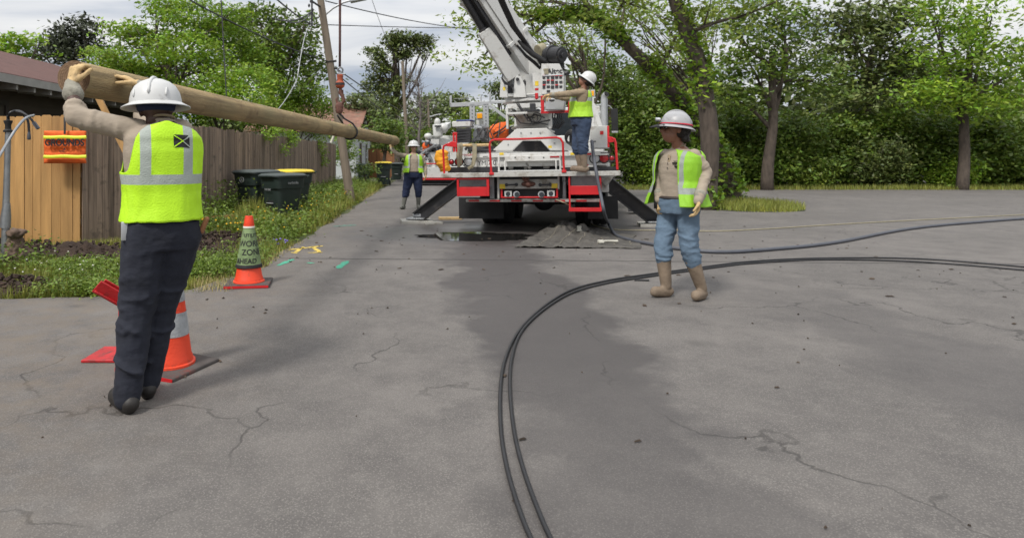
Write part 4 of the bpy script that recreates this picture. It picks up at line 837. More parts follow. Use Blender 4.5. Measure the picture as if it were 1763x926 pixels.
part('beacon_flag', 'red', lambda b: b.lathe(TL(924, 172, .98), [(.003, 0), (.035, .02), (.03, .07), (.035, .12), (.002, .13)], 10))
part('manhole_tag', 'orange', lambda b: b.cyl(TL(0, 0, 1), TL(0, 0, 1) + Vector((0, .001, 0)), .001, 3)) if 0 else None
# --- turret
part('turret', 'white', lambda b: (pl(b, [(860, 168), (862, 136), (866, 131), (873, 131), (874, 168)], 1.25, .05), pl(b, [(884, 168), (886, 136), (890, 130), (896, 132), (903, 146), (906, 168)], 1.22, .06), pl(b, [(896, 168), (897, 138), (887, 126), (889, 112), (912, 104), (930, 112), (933, 126), (933, 168)], 1.5, .9), tb(b, 917, 126, 933, 166, 1.28, .3), pl(b, [(932, 163), (932, 110), (963, 110), (970.5, 126), (970.5, 160)], 1.12, .55), b.beam(TL(874, 164, 1.3), TL(935, 164, 1.3), .05, .06)))
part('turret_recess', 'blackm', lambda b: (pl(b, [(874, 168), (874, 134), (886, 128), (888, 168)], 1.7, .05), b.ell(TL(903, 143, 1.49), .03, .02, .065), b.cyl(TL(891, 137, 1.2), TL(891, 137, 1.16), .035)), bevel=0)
part('lift_rod', 'steel', lambda b: (b.cyl(TL(881, 136, 1.5), TL(888, 166, 1.5), .035), b.cyl(TL(879, 130, 1.5), TL(884, 150, 1.5), .05)))
tpn = part('control_panel', 'alu', lambda b: tb(b, 933, 129, 970, 131, 1.105, .01))
c = TL(955, 123, 1.11); text('maker_lettering', 'Altec', .135, Matrix.Translation(c) @ FACE, 'blackm', tpn, .001, 1.0, .004)
def decals(b):
    rs = random.Random(4)
    for j in range(4):
        for i in range(5):
            x = 934 + i * 7.2; y = 130 + j * 8
            if (j == 3 and i != 1) or rs.random() < .06: continue
            tb(b, x, y + 1.5, x + rs.uniform(4.6, 6.2), y + rs.uniform(5.2, 7.2), 1.108, .006)
part('decals', 'blackm', decals, tpn, bevel=0)
part('decal_headers', 'red', lambda b: [tb(b, 934 + i * 7.2, 129.8 + j * 8, 939.4 + i * 7.2, 131.2 + j * 8, 1.106, .006) for i, j in ((0, 0), (1, 0), (2, 0), (3, 0), (4, 0), (0, 2), (2, 1), (1, 1), (3, 2))], tpn, bevel=0)
part('logo_square', 'strap', lambda b: (tb(b, 935.5, 118.5, 944, 121.5, 1.108, .006), tb(b, 937, 122, 944, 128, 1.108, .006)), tpn, bevel=0)
# --- boom
B0 = TL(911, 122, 1.9); TIP = TI @ Vector((-1.49, 10.9, 7.8))
bd = (TIP - B0).normalized(); side = bd.cross(Vector((0, 0, 1))).normalized(); upv = side.cross(bd).normalized(); BL = (TIP - B0).length
def BP(t, s=0, u=0): return B0 + bd * (t * BL) + side * s + upv * u
bo = part('boom', 'white', lambda b: (b.beam(BP(-.03), BP(.62), .60, .60, (0, 0, 1), .5, .5), b.beam(BP(.05, 0, .29), BP(.6, 0, .26), .3, .05, (0, 0, 1)), b.beam(BP(.1, -.315), BP(.6, -.268), .014, .34), b.beam(BP(.1, .315), BP(.6, .268), .014, .34), *[b.beam(BP(t_, 0), BP(t_ + .012, 0), .64 - t_ * .1, .64 - t_ * .15) for t_ in (.12, .3, .48)]), bevel=.015)
part('boom_extension', 'whited', lambda b: (b.beam(BP(.6), BP(.86), .34, .4, (0, 0, 1)), b.beam(BP(.84), BP(.97), .26, .3, (0, 0, 1))), bevel=.01)
part('boom_collar', 'blackm', lambda b: (b.beam(BP(.615), BP(.635), .5, .54), b.beam(BP(.85), BP(.865), .38, .44)), bevel=.005)
part('boom_sheave', 'blackm', lambda b: (b.cyl(BP(.985, -.08), BP(.985, .08), .2, 24), b.beam(BP(.95, -.11), BP(1.0, -.11), .03, .3), b.beam(BP(.95, .11), BP(1.0, .11), .03, .3)), bevel=0)
# lift cylinder on the lower left face
c0 = TL(884, 134, 1.35); c1 = TL(833, 53, 1.0); c2 = BP(.60, -.1, -.3)
part('lift_cylinder', 'white', lambda b: (b.beam(c0, c1, .30, .22, (0, -1, .4), .26, .2),), bevel=.012)
part('cylinder_rod', 'blackm', lambda b: (b.cyl(c1, c2, .07, 14), b.cyl(c1.lerp(c0, .03), c1 + (c1 - c0).normalized() * .05, .1, 16)), bevel=0)
part('turret_ears', 'white', lambda b: (pl(b, [(868, 133), (862, 118), (872, 112), (892, 118), (896, 134)], 1.45, .06), pl(b, [(872, 133), (880, 112), (900, 106), (906, 134)], 2.2, .06)))
# black strip along the inner channel between cylinder and boom
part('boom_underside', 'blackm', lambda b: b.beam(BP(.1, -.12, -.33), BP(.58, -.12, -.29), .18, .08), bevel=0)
# hose bundle
for k in range(5):
    q0 = [(842 + k * 2.2, -40), (862 + k * 2.1, 8), (880 + k * 2, 46), (900 + k * 2.2, 72 + k), (918 + k * 1.5, 92 + k * 1.6), (940 - k * 2, 108 + k * 1.5), (946 - 2 * k, 122)]
    pts = [TL(x, y, v) for (x, y), v in zip(q0, (.2, .55, .85, 1.05, 1.1, 1.2, 1.4))]
    part('hydraulic_hose', 'cable', lambda b: b.tube(sum([[pts[i].lerp(pts[i + 1], t / 5) for t in range(5)] for i in range(6)], []) + [pts[-1]], .019, 8), bevel=0)
part('hose_sleeve', 'black', lambda b: (b.tube([TL(x, y, v) for x, y, v in ((892, 70, 1.0), (903, 82, 1.05), (918, 94, 1.1), (938, 106, 1.15))], [.025, .045, .055, .045], 10), b.tube([TL(x, y, v) for x, y, v in ((890, 78, 1.1), (905, 96, 1.15), (920, 108, 1.2), (930, 118, 1.3))], [.02, .03, .035, .03], 8)), bevel=0)
for k in range(3):
    part('small_hose', 'cable', lambda b: b.tube([TL(x, y, 1.15) for x, y in ((866, 128), (864, 134 + k), (869, 141 + 2 * k), (878, 146 + k), (884, 146 + 2 * k))], .012, 6), bevel=0)
# winch
wn_ = part('winch', 'blackm', lambda b: (b.cyl(TL(943, 95, 1.45), TL(967, 95, 1.2), .155, 24), b.cyl(TL(948, 95, 1.42), TL(952, 95, 1.38), .19, 24), b.cyl(TL(962, 95, 1.25), TL(969, 95.5, 1.18), .12, 20), b.cyl(TL(968, 95.5, 1.18), TL(971, 95.5, 1.14), .05, 12)), bevel=.005)
part('winch_housing', 'white', lambda b: (pl(b, [(918, 92), (938, 80), (950, 82), (952, 100), (930, 108)], 1.6, .35), b.beam(TL(952, 102, 1.5), TL(964, 112, 1.5), .25, .12)), wn_)
part('cable_drum', 'strap', lambda b: b.cyl(TL(926, 88, 1.5), TL(936, 84, 1.6), .12, 18), wn_)
part('drum_bracket', 'blackm', lambda b: (pl(b, [(958, 105), (970, 104), (971, 116), (966, 116)], 1.3, .2), b.tube([TL(970, 126, 1.3), TL(975, 127, 1.3), TL(979, 124, 1.3)], .05, 8)))
# --- side control station with red frame
part('control_frame', 'red', lambda b: (tb(b, 931, 165, 936.5, 195, .5, .06), tb(b, 931, 191, 978, 195, .5, .05), b.tube([TL(x, y, .5) for x, y in ((934, 168), (945, 164.5), (951, 165))], .014, 6), b.tube([TL(x, y, .45) for x, y in ((979, 195), (980, 178), (983, 168))], .02, 8), tb(b, 931, 165, 939, 169, .49, .05)))
part('control_console', 'alu', lambda b: (pl(b, [(938, 189), (940, 171), (952, 169), (972, 172), (971, 190)], .46, .35), pl(b, [(938, 171.5), (942, 166), (957, 166), (972, 172)], .5, .3)), bevel=.012)
part('console_slots', 'blackm', lambda b: (b.ell(TL(950, 173, .455), .05, .01, .018), tb(b, 944, 192.5, 972, 193.5, .47, .02), *[b.cyl(TL(946 + k * 4, 168, .5), TL(946 + k * 4, 160.5, .46), .008, 6) for k in range(5)]), bevel=0)
part('console_hoses', 'cable', lambda b: [b.tube([TL(x, y, .8) for x, y in ((952 + 4 * k, 193), (951 + 4 * k, 203), (956 + 4 * k, 210), (950 + 3 * k, 222))], .014, 6) for k in range(5)], bevel=0)
# --- rack over the bed
def rackf(b):
    for y0, y1, x0, x1, v in ((176, 183, 775, 846, 4.2), (174, 178, 845, 876, 4.2), (173, 176.5, 838, 878, 4.8)): tb(b, x0, y0, x1, y1, v, .06)
    tb(b, 808.5, 180, 817.5, 222, 4.2, .06); tb(b, 832, 179, 841, 225, 4.2, .06); tb(b, 774, 165, 777.5, 183, 4.2, .05); tb(b, 827, 166, 829, 176, 4.6, .04); tb(b, 842, 160, 845, 176, 4.2, .05)
    b.beam(TL(842, 181, 4.2), TL(876, 206, 4.2), .07, .07)
    b.tube([TL(781, 170.5, 5), TL(840, 168.5, 5)], .008, 4)
part('pole_rack', 'alu', rackf)
for x in (813, 836.5):
    for y in range(184, 222, 6): part('rack_hole', 'blackm', lambda b: b.cyl(TL(x, y, 4.195), TL(x, y, 4.19), .014, 8), bevel=0)
for x0, y0, v in ((819.5, 193.5, 4.6), (1012, 155, 4.6)):
    q = part('amber_beacon', 'amber', lambda b: tb(b, x0 + 1.6, y0 + 2, x0 + 10.5, y0 + 10.5, v, .04)); part('beacon_frame', 'alu', lambda b: tb(b, x0, y0, x0 + 12.5, y0 + 13, v + .03, .05), q)
part('beacon_post', 'white', lambda b: (b.beam(TL(1018, 168, 4.6), TL(1020, 225, 4.6), .12, .12), b.beam(TL(1021, 180, 4.6), TL(1036, 225, 4.6), .14, .1), tb(b, 820, 207, 834, 222, 4.8, .1)))
# --- cab
cab = part('cab', 'white', lambda b: (b.box(-1.16, 1.16, 5.7, 7.3, .75, 1.75), b.prism([(-1.16, 5.7, 1.75), (-1.1, 5.75, 2.62), (-1.1, 7.0, 2.62), (-1.16, 7.55, 1.75)], (.05, 0, 0)), b.prism([(1.11, 5.7, 1.75), (1.05, 5.75, 2.62), (1.05, 7.0, 2.62), (1.11, 7.55, 1.75)], (.05, 0, 0)), b.box(-1.1, 1.1, 5.72, 7.02, 2.58, 2.68), b.box(-1.1, 1.1, 5.7, 5.78, 1.75, 1.95), b.box(-1.1, -.55, 5.7, 5.78, 1.9, 2.6), b.box(.55, 1.1, 5.7, 5.78, 1.9, 2.6), b.box(-.95, .95, 7.3, 9.0, .85, 1.7), b.box(-1.16, 1.16, 8.0, 9.05, .6, 1.15)), bevel=.03)
part('rear_window', 'glass', lambda b: b.box(-.55, .55, 5.72, 5.74, 1.95, 2.55), cab, bevel=0)
part('side_glass', 'glass', lambda b: b.prism([(-1.165, 5.95, 1.8), (-1.12, 5.98, 2.5), (-1.12, 6.9, 2.5), (-1.165, 7.3, 1.8)], (.03, 0, 0)), cab, bevel=0); part('side_glass', 'glass', lambda b: b.prism([(1.14, 5.95, 1.8), (1.1, 5.98, 2.5), (1.1, 6.9, 2.5), (1.14, 7.3, 1.8)], (.03, 0, 0)), cab, bevel=0)
part('windscreen', 'glass', lambda b: b.prism([(-1.05, 7.02, 2.56), (1.05, 7.02, 2.56), (1.08, 7.5, 1.76), (-1.08, 7.5, 1.76)], (0, .03, 0)), cab, bevel=0)
part('grille', 'blackm', lambda b: b.box(-.6, .6, 9.0, 9.03, .9, 1.6), cab, bevel=0)
part('exhaust_stack', 'alu', lambda b: (b.tube([TL(1040, 225, 5.5), TL(1039.5, 172, 5.5), TL(1040.5, 166, 5.5), TL(1044, 162, 5.45)], [.075, .075, .075, .07], 14), b.beam(TL(1024, 182, 5.5), TL(1040, 180, 5.5), .03, .04), b.beam(TL(1026, 196, 5.5), TL(1040, 193, 5.5), .03, .04), b.tube([TL(1045, 170, 5.6), TL(1045.5, 222, 5.6)], .02, 6)))
part('exhaust_mouth', 'black', lambda b: b.cyl(TL(1043.5, 162.3, 5.44), TL(1045, 161.2, 5.42), .062, 14), bevel=0)
for s_, x0 in ((1, 0), (-1, 1)):
    def mir(b):
        if s_ == 1: tb(b, 1052.5, 187, 1064, 227, 7.2, .08)
        else: b.box(-1.62, -1.38, 7.2, 7.28, 1.6, 2.3)
    q = part('side_mirror', 'black', mir, cab); part('mirror_arm', 'alu', lambda b: (b.tube([TL(1044, 181, 7.2), TL(1050, 183, 7.2), TL(1054, 188, 7.2)], .015, 6), tb(b, 1053, 226, 1064, 229, 7.19, .09)) if s_ == 1 else b.tube([(-1.1, 7.2, 2.4), (-1.5, 7.2, 2.3)], .015, 6), q)
# --- wheels
def wheel(x, y, wdt, r=.5):
    q = MB(); h = wdt / 2; q.lathe((x, y, r), [(.28, -h), (r * .86, -h), (r * .97, -h * .88), (r, -h * .7), (r, -.02), (r * .96, 0), (r, .02), (r, h * .7), (r * .97, h * .88), (r * .86, h), (.28, h)], 40, (1, 0, 0)); o = obj('wheel', q, 'black', TRUCK, smooth=True)
    t = MB(); t.lathe((x, y, r), [(.285, -h * .9), (.27, -h * .3), (.12, -h * .1), (.12, h * .1), (.27, h * .3), (.285, h * .9)], 24, (1, 0, 0)); obj('rim', t, 'alu', o, smooth=True)
for y in (2.2, 3.5):
    for x in (-1.12, -.8, .8, 1.12): wheel(x, y, .29)
for x in (-1.05, 1.05): wheel(x, 8.2, .3)
part('mudflap', 'black', lambda b: (tb(b, 790, 340, 867, 376.5, 1.35, .025),), bevel=0)
part('mudflap', 'black', lambda b: (tb(b, 1012, 338, 1064, 377, 1.35, .025),), bevel=0)
for x_ in (-1, 1): part('fender', 'blackm', lambda b: b.box(x_ * .62, x_ * 1.3, 1.35, 4.2, 1.06, 1.1))
part('axle', 'blackm', lambda b: (b.cyl((-1, 2.2, .5), (1, 2.2, .5), .09), b.ell((0, 2.2, .5), .22, .22, .22), b.cyl((-1, 3.5, .5), (1, 3.5, .5), .09), b.ell((0, 3.5, .5), .22, .22, .22), b.box(-.7, -.4, 4.4, 5.5, .35, .9), b.cyl((.75, 4.3, .7), (.75, 5.5, .7), .28)))
# --- outriggers
def outrigger(top, foot, pad):
    top = Vector(top); foot = Vector(foot); d = (foot - top).normalized(); o_ = d.cross(Vector((0, 1, 0))).normalized()
    leg = part('outrigger_leg', 'blackm', lambda b: (b.beam(top, foot, .05, .24, o_), b.beam(top + o_ * .12, foot + o_ * .12, .2, .025, o_), b.beam(top - o_ * .12, foot - o_ * .12, .2, .025, o_)), bevel=.004)
    part('foot_plate', 'steel', lambda b: (b.box(foot.x - .2, foot.x + .2, foot.y - .2, foot.y + .2, foot.z - .03, foot.z + .0), b.cyl(foot + Vector((-.09, 0, .05)), foot + Vector((.09, 0, .05)), .05)), leg)
    return leg
FL = TI @ Vector((-.2, 13.6, .11)); FR_ = TI @ Vector((4.62, 12.9, .11))
outrigger(TL(800, 312, 1.5), FL, 0); outrigger(TL(1032, 305, 1.3), FR_, 0)
part('outrigger_box', 'whited', lambda b: b.box(-1.25, -.6, 1.25, 1.75, .85, 1.1)); part('outrigger_box', 'whited', lambda b: (b.box(.6, 1.25, 1.05, 1.6, .85, 1.1), pl(b, [(1034, 300), (1060, 300), (1044, 322), (1034, 312)], .9, .2)))
for x_ in (-1, 1): part('front_outrigger', 'blackm', lambda b: (b.beam((x_ * 1.0, 5.3, .9), (x_ * 1.9, 5.3, .05), .16, .1), b.box(x_ * 1.72, x_ * 2.12, 5.1, 5.5, .03, .07)))
def tagw(o, l, c, g=None): return tag(o, l, c, g)
# pads lie on the road: things of their own
M['pad'] = mat('pale_plastic_pad', (.34, .33, .3), .7, .2, 4, dirt=(.14, .12, .1), dthr=.55)
def ground_pad(name, x, y, sx, sy, h, rz, label, cat, m='pad', group='outrigger pads on the asphalt'):
    mb = MB(); mb.box(-sx / 2, sx / 2, -sy / 2, sy / 2, 0, h); mb.tube([(sx / 2 - .02, -.06, h * .5), (sx / 2 + .05, -.03, h * .5), (sx / 2 + .05, .03, h * .5), (sx / 2 - .02, .06, h * .5)], .01, 6)
    o = obj(name, mb, m, bevel=.008); o.location = (x, y, .001); o.rotation_euler = (0, 0, rz); return tag(o, label, cat, group)
ground_pad('outrigger_pad', -.22, 13.6, .66, .6, .06, .1, 'pale outrigger pad under the left rear outrigger foot', 'outrigger pad')
ground_pad('outrigger_pad', 4.62, 12.9, .66, .6, .06, -.2, 'pale outrigger pad under the right rear outrigger foot', 'outrigger pad')
ground_pad('spare_pad', .12, 13.35, .35, .3, .04, .3, 'small spare block beside the left outrigger pad', 'outrigger pad')
ground_pad('wheel_chock', .52, 14.3, .5, .22, .05, .1, 'flat yellowish board lying left of the truck rear wheel', 'board', 'tanf', None)
# ---- loose things on the truck (kept top level)
def loose(name, fn, m, label, cat, smooth=True, bevel=0, group=None):
    mb = MB(); fn(mb); vs = [TM @ Vector(v) for v in mb.v]; mb.v = [tuple(v) for v in vs]; zs = min(v.z for v in vs); o = Vector((sum(v.x for v in vs) / len(vs), sum(v.y for v in vs) / len(vs), zs))
    return tag(obj(name, mb, m, origin=tuple(o), smooth=smooth, bevel=bevel), label, cat, group)
def bagf(b, outline, v, th, seed=0):
    xs = [p[0] for p in outline]; rs = random.Random(seed); rings = []
    pts = []; rad = []
    sm_ = 6
    for i in range(len(outline) - 1):
        for k in range(sm_):
            t = k / sm_; x, y, r = [outline[i][c] + (outline[i + 1][c] - outline[i][c]) * t for c in range(3)]; pts.append(TL(x, y, v)); rad.append(r * (1 + .22 * hn(y * .33, x * .2 + seed)))
    x, y, r = outline[-1]; pts.append(TL(x, y, v)); rad.append(r)
    i0 = len(b.v); b.tube(pts, rad, 22)
    b.v[i0:] = [(x + .035 * hn(z * 7, y * 9 + x * 5), y + .03 * hn(x * 9, z * 8), z + .035 * hn(x * 8 + 4, z * 5)) for x, y, z in b.v[i0:]]
loose('yellow_bag', lambda b: bagf(b, [(761, 259, .05), (761, 263, .11), (760, 272, .125), (763, 283, .13), (766, 292, .12), (766, 297, .09)], .34, .1), 'yellowf', 'yellow canvas bag hanging from the left red rail of the truck', 'bag', 'all')
ob = loose('orange_bag', lambda b: (bagf(b, [(849, 240, .08), (853, 235, .17), (860, 228, .2), (867, 219, .14), (871, 213, .07), (873, 210, .03)], 1.5, .1),), 'orangef', 'orange canvas bag slumped on the truck bed left of the pedestal', 'bag', 'all')
st_ = MB()
loose('bag_straps', lambda b: (b.tube([TL(x, y, 1.27) for x, y in ((849, 232), (858, 226), (866, 222), (872, 216))], .016, 6), b.tube([TL(x, y, 1.25) for x, y in ((853, 236), (862, 229), (870, 224))], .014, 6)), 'cable', 'black strap across the orange bag on the truck', 'strap', 'all')
bpy.data.objects['bag_straps'].name = 'bag_strap'
def bars(b):
    for j in range(5):
        y = 224 + j * 5; b.beam(TL(786, y, 1.3 + .02 * j), TL(811, y - 1, 1.35), .12, .055)
loose('crossarm_stack', bars, 'blackm', 'stack of dark steel braces on the left of the truck bed under the white cooler', 'brace stack', bevel=.004)
ck_ = loose('cooler', lambda b: tb(b, 778, 208.5, 810, 219, 1.4, .4), 'white', 'white cooler with blue lid on the left of the truck bed', 'cooler', bevel=.02)
mb = MB(); tb(mb, 785, 206.5, 811, 208.6, 1.39, .42); mb.v = [tuple(TM @ Vector(v)) for v in mb.v]; obj('lid', mb, 'sky_blue', ck_, origin=tuple(ck_.location), bevel=.01)
for pts_, lab in (([(790, 288), (788, 270), (788.5, 256), (791, 249.5), (794, 248), (795, 252), (793.5, 264), (793, 284)], 'pale webbing strap loop hanging over the left tail light'), ([(812, 290), (815.5, 275), (816, 252), (814, 248), (818, 249), (818.5, 268), (815, 284), (806, 291)], 'grey webbing strap loop hanging right of the round clear lamp')):
    loose('webbing_strap', lambda b: b.tube([TL(x, y, .56) for x, y in pts_], .03, 8, flat=.25, flatdir=(0, 1, 0)), 'strap', lab, 'strap', 'all', group='straps hanging on the tail panel')

# ============================================================ SECOND TRUCK down the lane
T2O = Vector((P(765, 0, 31).x, 31, 0))
T2 = empty('bucket_truck', T2O, 'white bucket truck parked further down the lane behind the digger truck', 'truck')
def W(px, py, d=0): return P(px, py, 31 + d) - T2O
def t2(name, m, fn, parent=T2, bevel=.01): mb = MB(); fn(mb); return obj(name, mb, m, parent, smooth=True, bevel=bevel)
def wb(b, x0, y0, x1, y1, d, dep): a = W(x0, y1, d); c = W(x1, y0, d); return b.box(a.x, c.x, a.y, a.y + dep, a.z, c.z)
t2('body', 'white', lambda b: (wb(b, 722, 288, 800, 306, 0, 5), wb(b, 723, 276, 738, 288, .3, 4), wb(b, 740, 262, 750, 288, .5, 4), wb(b, 775, 262, 800, 290, .5, 4)))
t2('bumper', 'red', lambda b: (wb(b, 716, 307, 800, 310, -.1, .1), wb(b, 728, 281, 752, 283, .2, .05)))
t2('underride', 'blackm', lambda b: (wb(b, 718, 310, 800, 314, .2, .3), wb(b, 724, 300, 798, 316, 1.5, .2), wb(b, 716, 316, 800, 317.5, -.2, .1)))
for x in (733, 790): t2('wheel', 'black', lambda b: b.cyl(W(x - 8, 306, 1), W(x + 8, 306, 1), .5, 24))
t2('bucket', 'white', lambda b: (b.lathe(W(754, 226, 1), [(.16, -.3), (.24, -.25), (.27, .3), (.25, .33)], 16), b.ell(W(763, 221, 1), .26, .26, .26), b.ell(W(753, 211, 1), .16, .16, .22)))
t2('folded_boom', 'white', lambda b: (b.beam(W(762, 222, 1), W(772, 215, 6), .3, .3), b.beam(W(738, 240, 1), W(770, 246, 5), .34, .34), b.ell(W(737, 235, .8), .2, .2, .16), wb(b, 742, 240, 756, 252, .6, .5), b.beam(W(755, 232, 1.2), W(757, 255, 1.2), .14, .14)))
t2('equipment', 'steel', lambda b: [b.tube([W(random.uniform(722, 760), random.uniform(242, 285), random.uniform(.2, 1.5)) for _ in range(3)], random.uniform(.03, .09), 6) for _ in range(22)])
t2('equipment_dark', 'blackm', lambda b: [b.ell(W(random.uniform(724, 768), random.uniform(248, 284), random.uniform(.5, 1.5)), random.uniform(.1, .28), .15, random.uniform(.1, .22), 8, 6) for _ in range(12)] + [wb(b, 742, 252, 758, 258, .55, .1), wb(b, 748, 216, 760, 219, .6, .1)])
t2('orange_gear', 'orange', lambda b: (b.ell(W(733, 252, .6), .18, .15, .2), b.ell(W(730, 264, .6), .12, .12, .22)))
t2('cab', 'white', lambda b: (b.box(-.9, 1.5, 5.5, 7.5, .8, 2.6),), bevel=.06)

# ---- more plumbing and stickers on the digger truck
rh = random.Random(21)
for k in range(5):
    x0, y0 = rh.uniform(875, 905), rh.uniform(176, 200); x1, y1 = rh.uniform(890, 950), rh.uniform(196, 226)
    part('hydraulic_hose', 'cable', lambda b: b.tube([TL(x0, y0, 1.25), TL((x0 * 2 + x1) / 3, max(y0, y1) + rh.uniform(0, 8), 1.1), TL((x0 + 2 * x1) / 3, max(y0, y1) + rh.uniform(-6, 6), 1.15), TL(x1, y1, 1.3)], .012, 6), bevel=0)
for k in range(2):
    x0 = rh.uniform(818, 846)
    part('hydraulic_hose', 'cable', lambda b: b.tube([TL(x0, 224 + k * 2, 1.3), TL(x0 + 6, 240 + k, 1.1), TL(x0 + 14, 236, 1.2), TL(858 + k * 3, 206 + k * 4, 1.3)], .012, 6), bevel=0)
for (x, y, w2_, h2_, v, m_) in ((1033, 226, 6, 6, .795, 'red'), (860, 263, 7, 4, .655, 'yellow'), (982, 263, 7, 4, .655, 'yellow'), (1010, 264, 8, 3, .655, 'red'), (944, 251, 6, 4, .947, 'yellow'), (921, 140, 6, 8, 1.275, 'yellow'), (921, 152, 6, 4, 1.275, 'red'), (866, 150, 4, 6, 1.245, 'yellow'), (1003, 283, 10, 3, .7, 'red')):
    part('warning_label', m_, lambda b: tb(b, x, y, x + w2_, y + h2_, v, .004), bevel=0)
for (x, y) in ((770.5, 265), (1060, 264), (866, 306), (954, 305), (846, 307), (975, 300), (792, 312), (836, 311), (987, 324), (1029, 323), (802, 345.5), (1031, 345)):
    part('bolt_head', 'steel', lambda b: b.cyl(TL(x, y, .1), TL(x, y, .1) - Vector((0, .02, 0)), .013, 6), bevel=0) if 0 else None
# ============================================================ PEOPLE
def vest_mat(name, col, hz, vx, vtop=1.5):
    m = mat(name, col, .6, .1, 5, bump=.25, bscale=120); t = m.node_tree; n = t.nodes; l = t.links; b = n['Principled BSDF']; src = b.inputs['Base Color'].links[0].from_socket
    tc = n.new('ShaderNodeTexCoord'); sp = n.new('ShaderNodeSeparateXYZ'); l.new(tc.outputs['Object'], sp.inputs[0])
    def ma(op, a, c=None):
        x = n.new('ShaderNodeMath'); x.operation = op
        for i, q in enumerate((a, c)):
            if q is None: continue
            if isinstance(q, (int, float)): x.inputs[i].default_value = q
            else: l.new(q, x.inputs[i])
        return x.outputs[0]
    def band(v, a, c): return ma('MULTIPLY', ma('GREATER_THAN', v, a), ma('LESS_THAN', v, c))
    ax = ma('ABSOLUTE', sp.outputs[0]); f = band(sp.outputs[2], *hz)
    f = ma('MAXIMUM', f, ma('MULTIPLY', band(ax, *vx), ma('GREATER_THAN', sp.outputs[2], hz[1])))
    mi = n.new('ShaderNodeMix'); mi.data_type = 'RGBA'; l.new(f, mi.inputs[0]); l.new(src, mi.inputs[6]); mi.inputs[7].default_value = (.27, .3, .27, 1) if 'open' in name else (.36, .4, .36, 1); l.new(mi.outputs[2], b.inputs['Base Color'])
    return m
def cloth(name, col, var=.12, dirt=None, thr=.6): return mat(name, col, .88, var, 5, bump=.5, bscale=9, dirt=dirt, dthr=thr, dscale=4, stretch=(1, 1, 1.8))
M['khaki'] = cloth('khaki_shirt', (.32, .265, .205), .06); M['khaki2'] = cloth('olive_khaki_shirt', (.26, .2, .13))
M['navy'] = cloth('navy_trousers', (.012, .014, .024), .25); M['denim'] = cloth('blue_denim', (.115, .17, .235), .12, (.17, .22, .27), .58); M['denimd'] = cloth('dark_denim', (.035, .055, .1), .35, (.07, .08, .1), .6); M['navyb'] = cloth('blue_trousers', (.012, .02, .055), .2)
M['boot_tan'] = mat('muddy_boot', (.2, .15, .105), .75, .25, 8, bump=.2, dirt=(.12, .085, .06), dthr=.5); M['boot_grey'] = mat('rubber_boot', (.13, .13, .115), .6, .2, 8); M['shoe'] = mat('dark_shoe', (.02, .017, .015), .6, .2)
M['skin_dark'] = mat('dark_skin', (.07, .035, .025), .5, .12, 10); M['skin_mid'] = mat('brown_skin', (.25, .115, .07), .5, .12, 10); M['skin_light'] = mat('tanned_skin', (.46, .26, .18), .5, .1, 10)
M['hair'] = mat('dark_hair', (.014, .009, .007), .6, .4, 30, bump=1, bscale=40); M['lens'] = mat('smoked_lens', (.01, .01, .012), .1, .1); M['lens_blue'] = mat('mirror_blue_lens', (.02, .16, .5), .08, .2, metal=.8); M['belt'] = mat('belt_leather', (.03, .02, .015), .6, .2)
TORSO = [(.84, .155, .12, 0), (.92, .172, .128, 0), (1.0, .168, .125, 0), (1.08, .162, .122, 0), (1.16, .166, .122, 0), (1.26, .178, .124, .0), (1.34, .185, .122, .005), (1.40, .180, .108, .01), (1.44, .15, .088, .012), (1.475, .095, .066, .015), (1.5, .062, .055, .015)]
SHR = 0.0
def shz(z): return z + SHR * min(1, max(0, (z - 1.2) / .2))
def tz(z, k):
    zs = [shz(t[0]) for t in TORSO]; return float(np.interp(z, zs, [t[k] for t in TORSO]))
